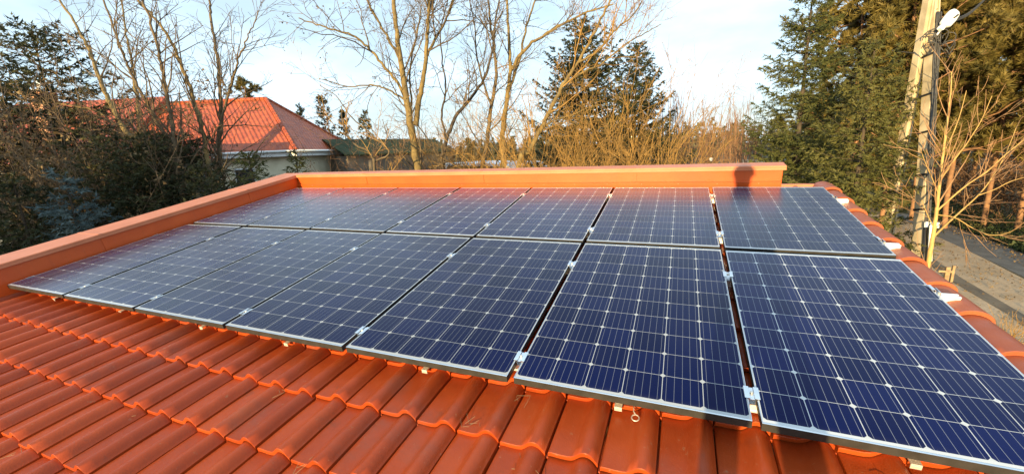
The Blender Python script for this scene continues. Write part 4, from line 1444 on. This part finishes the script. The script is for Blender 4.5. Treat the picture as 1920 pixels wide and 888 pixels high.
# ------------------------------------------------------------------ pole with strut, lamp, cables
def poles():
    d = 9.2
    top = at(1758, -120, d)
    bot = at(1727, 450, d)
    k = (bot[2] - 0.0) / (top[2] - bot[2])
    base = bot - (top - bot) * k
    base[2] = -0.1
    root = empty('utility_pole', base)
    tag(root, 'weathered concrete utility pole carrying a lamp and cables', 'pole')
    ax = unit(top - base)
    side = unit(np.cross(ax, RW[2]))                           # across the view: broad side towards the house
    dep = np.cross(side, ax)
    Hh = np.linalg.norm(top - base)
    def P(s, a, b): return base + ax * s + side * a + dep * b - base
    def bar(mbx, s0, s1, a0, a1, b0, b1, w0=1.0, w1=1.0):
        vs = [P(s, a * w, b * w) for s, w in ((s0, w0), (s1, w1)) for a, b in ((a0, b0), (a1, b0), (a1, b1), (a0, b1))]
        mbx.add(vs, [(3, 2, 1, 0), (4, 5, 6, 7), (0, 1, 5, 4), (1, 2, 6, 5), (2, 3, 7, 6), (3, 0, 4, 7)])
    q = MB()
    w = 0.075
    # H section: two flanges and a web
    bar(q, 0, Hh, -w, -w * 0.55, -0.11, 0.11, 1.15, 0.72)
    bar(q, 0, Hh, w * 0.55, w, -0.11, 0.11, 1.15, 0.72)
    bar(q, 0, Hh, -w * 0.549, w * 0.549, -0.07, 0.07, 1.15, 0.72)
    fix_normals(q.build('shaft', M['concrete'], root))
    q = MB()
    for s in np.linspace(Hh * 0.72, Hh * 0.99, 10):
        c = P(s, 0.0, -0.075)
        q.lathe([(0.02, -0.004), (0.02, 0.004)], c, 8)
    q.build('holes', M['black'], root)
    # straps that hold the cables
    for py in (395, 330, 250, 180, 105):
        q = MB()
        p = at(1735, py, d)
        s = (p - base) @ ax
        bar(q, s, s + 0.045, -w * 1.12, w * 1.12, -0.135, 0.135)
        fix_normals(q.build('strap', M['black'], root))
    # cables running down the face
    q = MB()
    for a in (-0.05, -0.012, 0.025, 0.055):
        pts = [P(s, a + 0.008 * math.sin(s * 3 + a * 40), -0.128) for s in np.linspace(0.3, Hh * 0.80, 26)]
        q.tube(pts, [0.014] * 26, 6)
    q.build('riser_cable', M['cable'], root, True)
    # protective tubes and clamp blocks near the foot
    q = MB()
    s = (at(1724, 425, d) - base) @ ax
    for a in (-0.09, 0.0, 0.09):
        pts = [P(0.1, a, -0.165), P(s + 0.02, a, -0.165)]
        q.tube(pts, [0.022 if a else 0.032] * 2, 8)
    q.build('guard_tube', M['black'], root, True)
    q = MB()
    bar(q, s - 0.75, s + 0.10, -0.042, 0.042, -0.236, -0.216)
    bar(q, s - 0.02, s + 0.10, -0.15, -0.09, -0.24, -0.20)
    bar(q, s - 0.02, s + 0.10, 0.09, 0.14, -0.24, -0.20)
    fix_normals(q.build('plate', M['white_paint'], root))
    # leaning strut
    b2 = at(1672, 395, d + 1.2)
    t2 = at(1748, -40, d - 0.25)
    kk = b2[2] / (t2[2] - b2[2])
    bb = b2 - (t2 - b2) * kk
    st = empty('pole_strut', bb)
    tag(st, 'leaning concrete strut propping the utility pole', 'strut')
    q = MB()
    ax2 = unit(t2 - bb)
    sd = unit(np.cross(ax2, RW[2]))
    dp = np.cross(sd, ax2)
    L2 = np.linalg.norm(t2 - bb)
    def bar2(s0, s1, a0, a1, b0, b1, w0, w1):
        vs = [ax2 * s + sd * a * w + dp * b * w for s, w in ((s0, w0), (s1, w1)) for a, b in ((a0, b0), (a1, b0), (a1, b1), (a0, b1))]
        q.add(vs, [(3, 2, 1, 0), (4, 5, 6, 7), (0, 1, 5, 4), (1, 2, 6, 5), (2, 3, 7, 6), (3, 0, 4, 7)])
    bar2(-0.2, L2, -0.078, -0.04, -0.09, 0.09, 1.1, 0.8)
    bar2(-0.2, L2, 0.04, 0.078, -0.09, 0.09, 1.1, 0.8)
    bar2(-0.2, L2, -0.039, 0.039, -0.06, 0.06, 1.1, 0.8)
    fix_normals(q.build('shaft', M['concrete'], st))
    # lamp head on a short arm
    lp = at(1781, 35, d - 0.25)
    lamp = empty('street_lamp', lp)
    tag(lamp, 'white street lamp head fixed to the utility pole', 'lamp')
    xa = unit(RW[0] * 0.62 - RW[1] * 0.78)                     # points up to the right, as in the picture
    ya = unit(np.cross(RW[2], xa))
    za = np.cross(xa, ya)
    def LP(a, b, c): return xa * a + ya * b + za * c
    q = MB()
    secs = [(-0.20, 0.05, 0.05), (-0.17, 0.105, 0.08), (-0.02, 0.120, 0.085), (0.13, 0.112, 0.075), (0.185, 0.085, 0.055), (0.195, 0.05, 0.03)]
    vs, fs = [], []
    n = 14
    for (a, wb, hc) in secs:
        for k in range(n):
            t = 2 * math.pi * k / n
            vs.append(LP(a, wb * math.copysign(abs(math.cos(t)) ** 0.7, math.cos(t)), hc * math.copysign(abs(math.sin(t)) ** 0.7, math.sin(t))))
    for i in range(len(secs) - 1):
        for k in range(n):
            fs.append((i * n + k, i * n + (k + 1) % n, (i + 1) * n + (k + 1) % n, (i + 1) * n + k))
    fs += [tuple(range(n)), tuple((len(secs) - 1) * n + k for k in range(n))[::-1]]
    q.add(vs, fs)
    fix_normals(q.build('lamp_housing', M['white_paint'], lamp, True))
    q = MB()
    ring = []
    for k in range(14):
        t = 2 * math.pi * k / 14
        ring.append((0.12 * math.cos(t) + 0.01, 0.075 * math.sin(t)))
    q.add([LP(a, b, 0.06) for a, b in ring] + [LP(a * 0.9, b * 0.85, 0.112) for a, b in ring], [tuple((k, (k + 1) % 14, 14 + (k + 1) % 14, 14 + k)) for k in range(14)] + [tuple(range(14, 28))])
    fix_normals(q.build('lamp_lens', M['backsheet'], lamp, True))
    q = MB()
    q.box((-0.05, -0.05, -0.05), (0.05, 0.05, 0.05), 0, 0.015, Matrix(((*[float(v) for v in (xa[0], ya[0], za[0], LP(-0.30, -0.03, -0.02)[0])],), (*[float(v) for v in (xa[1], ya[1], za[1], LP(-0.30, -0.03, -0.02)[1])],), (*[float(v) for v in (xa[2], ya[2], za[2], LP(-0.30, -0.03, -0.02)[2])],), (0, 0, 0, 1))))
    q.build('joint', M['white_paint'], lamp)
    q = MB()
    s = (lp - base) @ ax
    e = P(s - 0.35, 0.10, -0.12) + base - lp
    q.tube([e, e * 0.5 + LP(-0.30, 0, 0) * 0.5 + [0, 0, -0.04], LP(-0.26, 0, 0)], [0.024, 0.022, 0.022], 8)
    q.build('arm', M['steel'], lamp, True)
    q = MB()
    p0 = P(s - 0.15, 0.0, -0.12) + base - lp
    q.tube([p0, LP(0.0, 0.02, -0.11), LP(0.05, 0.03, -0.115)], [0.02, 0.02, 0.02], 6)
    q.build('lamp_cable', M['cable'], lamp, True)
    # overhead bundle and the hanging loops
    q = MB()
    a0 = P(s + 0.02, 0.05, -0.12) + base
    a1 = at(1850, -5, 14)
    a2 = at(2100, -90, 40)
    for off in (0.0, 0.03, -0.03):
        pts = [a0 + (a1 - a0) * t + np.array([0, 0, -0.25 * math.sin(math.pi * t) + off]) for t in np.linspace(0, 1, 12)]
        pts += [a1 + (a2 - a1) * t + np.array([0, 0, -0.5 * math.sin(math.pi * t) + off]) for t in np.linspace(0.1, 1, 8)]
        q.tube(pts, [0.017] * len(pts), 5)
    g = np.random.default_rng(5)
    for k in range(9):
        c = P(s - 0.55 + g.uniform(-0.15, 0.25), g.uniform(-0.25, 0.25), -0.16) + base
        r = g.uniform(0.10, 0.24)
        tt = np.linspace(0.3, 2 * math.pi * 0.95, 14)
        pts = [c + side * r * 0.7 * math.cos(t) + ax * r * math.sin(t) + dep * 0.05 * math.sin(t * 2) for t in tt]
        q.tube(pts, [0.010] * 14, 5)
    b0 = at(1672, 95, 9.6)
    b1 = at(1560, 140, 17)
    pts = [P(s - 0.55, -0.1, -0.1) + base, P(s - 0.75, -0.35, -0.05) + base, b0]
    q.tube(pts, [0.012] * 3, 5)
    o = q.build('overhead_cable', M['cable'], None, True)
    tag(o, 'black bundled overhead cable looped at the utility pole', 'cable')
poles()

# young yellow tree in front of the road
d = 8.4
Y = [stem([(1742, 486), (1748, 450), (1754, 410), (1760, 360), (1766, 310), (1772, 260), (1778, 210), (1783, 170), (1784, 135)], 16, 3, d),
     stem([(1750, 444), (1775, 420), (1800, 397), (1835, 365), (1862, 330), (1885, 290), (1905, 240)], 8, 2, d, d + 0.3),
     stem([(1757, 395), (1785, 370), (1815, 345), (1850, 322), (1885, 290), (1920, 262), (1950, 235)], 7, 2, d, d - 0.4),
     stem([(1762, 340), (1785, 305), (1812, 270), (1840, 225), (1860, 180)], 6, 2, d, d - 0.2),
     stem([(1835, 366), (1865, 355), (1895, 340), (1930, 330)], 4, 2, d),
     stem([(1769, 285), (1785, 255), (1800, 215), (1812, 170)], 5, 2, d, d + 0.2),
     stem([(1760, 365), (1748, 335), (1735, 305), (1726, 280)], 4, 1.5, d, d - 0.2),
     stem([(1755, 402), (1790, 408), (1825, 428), (1855, 440), (1885, 438), (1912, 425)], 4, 1.5, d, d - 0.4),
     stem([(1752, 430), (1738, 400), (1728, 375)], 4, 1.5, d, d - 0.1)]
Y = [(P, a * 0.72, b * 0.8) for P, a, b in Y]
Y[0] = to_ground(Y[0])
bare_tree('young_tree', Y, 'young bare tree with bright yellow bark beside the utility pole', 'tree', 'bark_young', 'twig_young',
          [(4.4, 0.4, 1.6, 0.6, 0.3, 0.75, 0.16, 0.07, 0.02), (3.2, 0.2, 0.7, 0.7, 0.3, 0.8, 0.15, 0.09, 0.02)], 200, jit=0.06)

# ------------------------------------------------------------------ behind the camera: building and spruces added for shade, and the photographer
def shade_barn():  # unseen building, added to shade the left side
    root = empty('shade_barn', (-11.3, -13.5, 0))
    tag(root, 'unseen building added behind the viewer to shade the left side', 'shade_barn')
    q = MB()
    q.box((-7, -4, -0.1), (7.6, 4, 2.9))
    q.build('wall', M['plaster_grey'], root)
    q = MB()
    q.prism([(-4.4, 2.91), (4.4, 2.91), (0, 4.3)], 0, -7.3, 7.9)
    fix_normals(q.build('roof', M['far_tile'], root))
shade_barn()
for k, (x, y, H, R, lab) in enumerate([(-16.2, -8.2, 6.9, 2.4, 'bushy unseen spruce added for shade, farthest left in its row'), (-12.9, -8.0, 7.3, 2.4, 'tallest unseen spruce added for shade'), (-10.0, -8.3, 6.6, 2.4, 'broad unseen spruce added for shade, in the middle of its row'), (-7.2, -8.0, 6.9, 2.3, 'unseen spruce added for shade, second from the right in its row'), (-4.7, -8.4, 6.3, 1.9, 'smaller unseen spruce added for shade, at the right end of its row')]):  # unseen trees, added to shade the left and break the straight shadow edge
    conifer('spruce_tree', (x, y, 0), H, R, lab, 'spruce_dark', 220 + k, 0.03, 0.30, 9, 0.11, 0.028, 0.085, 0.2, gaps=0.03, group='unseen spruces added to shade the left side', shape=0.48, per_whorl=8)
def photographer():
    """the one who holds the camera: stands on the tiles behind it, the shadow falls up the roof"""
    u, v = 6.02, -2.16
    fx, fy, fz = R2W(u, v, TB + 0.02)
    root = empty('person', (fx, fy, fz), (0, 0, math.radians(10)))
    root.scale = (1.04, 1.04, 1.04)
    tag(root, 'person in dark jacket standing on the tiles and holding up a phone', 'person')
    J = dict(pel=(0, 0, 0.93), waist=(0, 0, 1.06), chest=(0, 0.0, 1.28), neck=(0, 0.01, 1.47), skull=(0, 0.02, 1.55), head=(0, 0.04, 1.66), crown=(0, 0.02, 1.74))
    E = [('pel', 'waist'), ('waist', 'chest'), ('chest', 'neck'), ('neck', 'skull'), ('skull', 'head'), ('head', 'crown')]
    Rr = dict(pel=0.16, waist=0.145, chest=0.165, neck=0.06, skull=0.075, head=0.098, crown=0.075)
    tilt = math.tan(PITCH)
    for sx, s in ((-1, 'l'), (1, 'r')):
        fyv = 0.02 * sx
        for nm, p, r in (('hip', (0.10 * sx, 0, 0.88), 0.10), ('knee', (0.15 * sx, 0.02, 0.48), 0.068), ('ankle', (0.18 * sx, -0.02 + fyv, 0.09), 0.045), ('toe', (0.19 * sx, 0.16 + fyv, 0.05), 0.035),
                         ('shoulder', (0.19 * sx, 0.0, 1.41), 0.075), ('elbow', (0.25 * sx, 0.10, 1.14), 0.048), ('wrist', (0.10 * sx, 0.235, 1.36), 0.030), ('palm', (0.075 * sx, 0.262, 1.42), 0.028)):
            J[nm + s] = p
            Rr[nm + s] = r
        E += [('pel', 'hip' + s), ('hip' + s, 'knee' + s), ('knee' + s, 'ankle' + s), ('ankle' + s, 'toe' + s), ('chest', 'shoulder' + s), ('shoulder' + s, 'elbow' + s), ('elbow' + s, 'wrist' + s), ('wrist' + s, 'palm' + s)]
        for k in range(4):
            a, b, c = 'f%da%s' % (k, s), 'f%db%s' % (k, s), 'f%dc%s' % (k, s)
            J[a] = (0.068 * sx, 0.282, 1.455 - 0.020 * k); J[b] = (0.045 * sx, 0.288, 1.463 - 0.020 * k); J[c] = (0.020 * sx, 0.280, 1.462 - 0.021 * k)
            for q in (a, b, c): Rr[q] = 0.0085
            E += [('palm' + s, a), (a, b), (b, c)]
        J['ta' + s] = (0.085 * sx, 0.250, 1.40); J['tb' + s] = (0.055 * sx, 0.248, 1.385)
        Rr['ta' + s] = 0.010; Rr['tb' + s] = 0.009
        E += [('wrist' + s, 'ta' + s), ('ta' + s, 'tb' + s)]
    names = list(J)
    me = bpy.data.meshes.new('body')
    me.from_pydata([J[n] for n in names], [(names.index(a), names.index(b)) for a, b in E], [])
    o = link_mesh('body', me, M['jacket'], root)
    md = o.modifiers.new('skin', 'SKIN')
    md.use_smooth_shade = True
    for i, n in enumerate(names):
        sv = me.skin_vertices[0].data[i]
        sv.radius = (Rr[n], Rr[n])
        sv.use_root = (n == 'pel')
    sb = o.modifiers.new('sub', 'SUBSURF')
    sb.levels = 1; sb.render_levels = 2
    q = MB()
    q.lathe([(0.102 * math.sin(t), 1.665 + 0.108 * -math.cos(t)) for t in np.linspace(1.35, 3.05, 10)], (0, 0.005, 0), 16)
    q.build('hair', M['hair'], root, True)
    q = MB()
    q.box((-0.018, 0.08, 1.60), (0.018, 0.155, 1.645), 0, 0.01)
    q.build('face', M['skin'], root)
photographer()
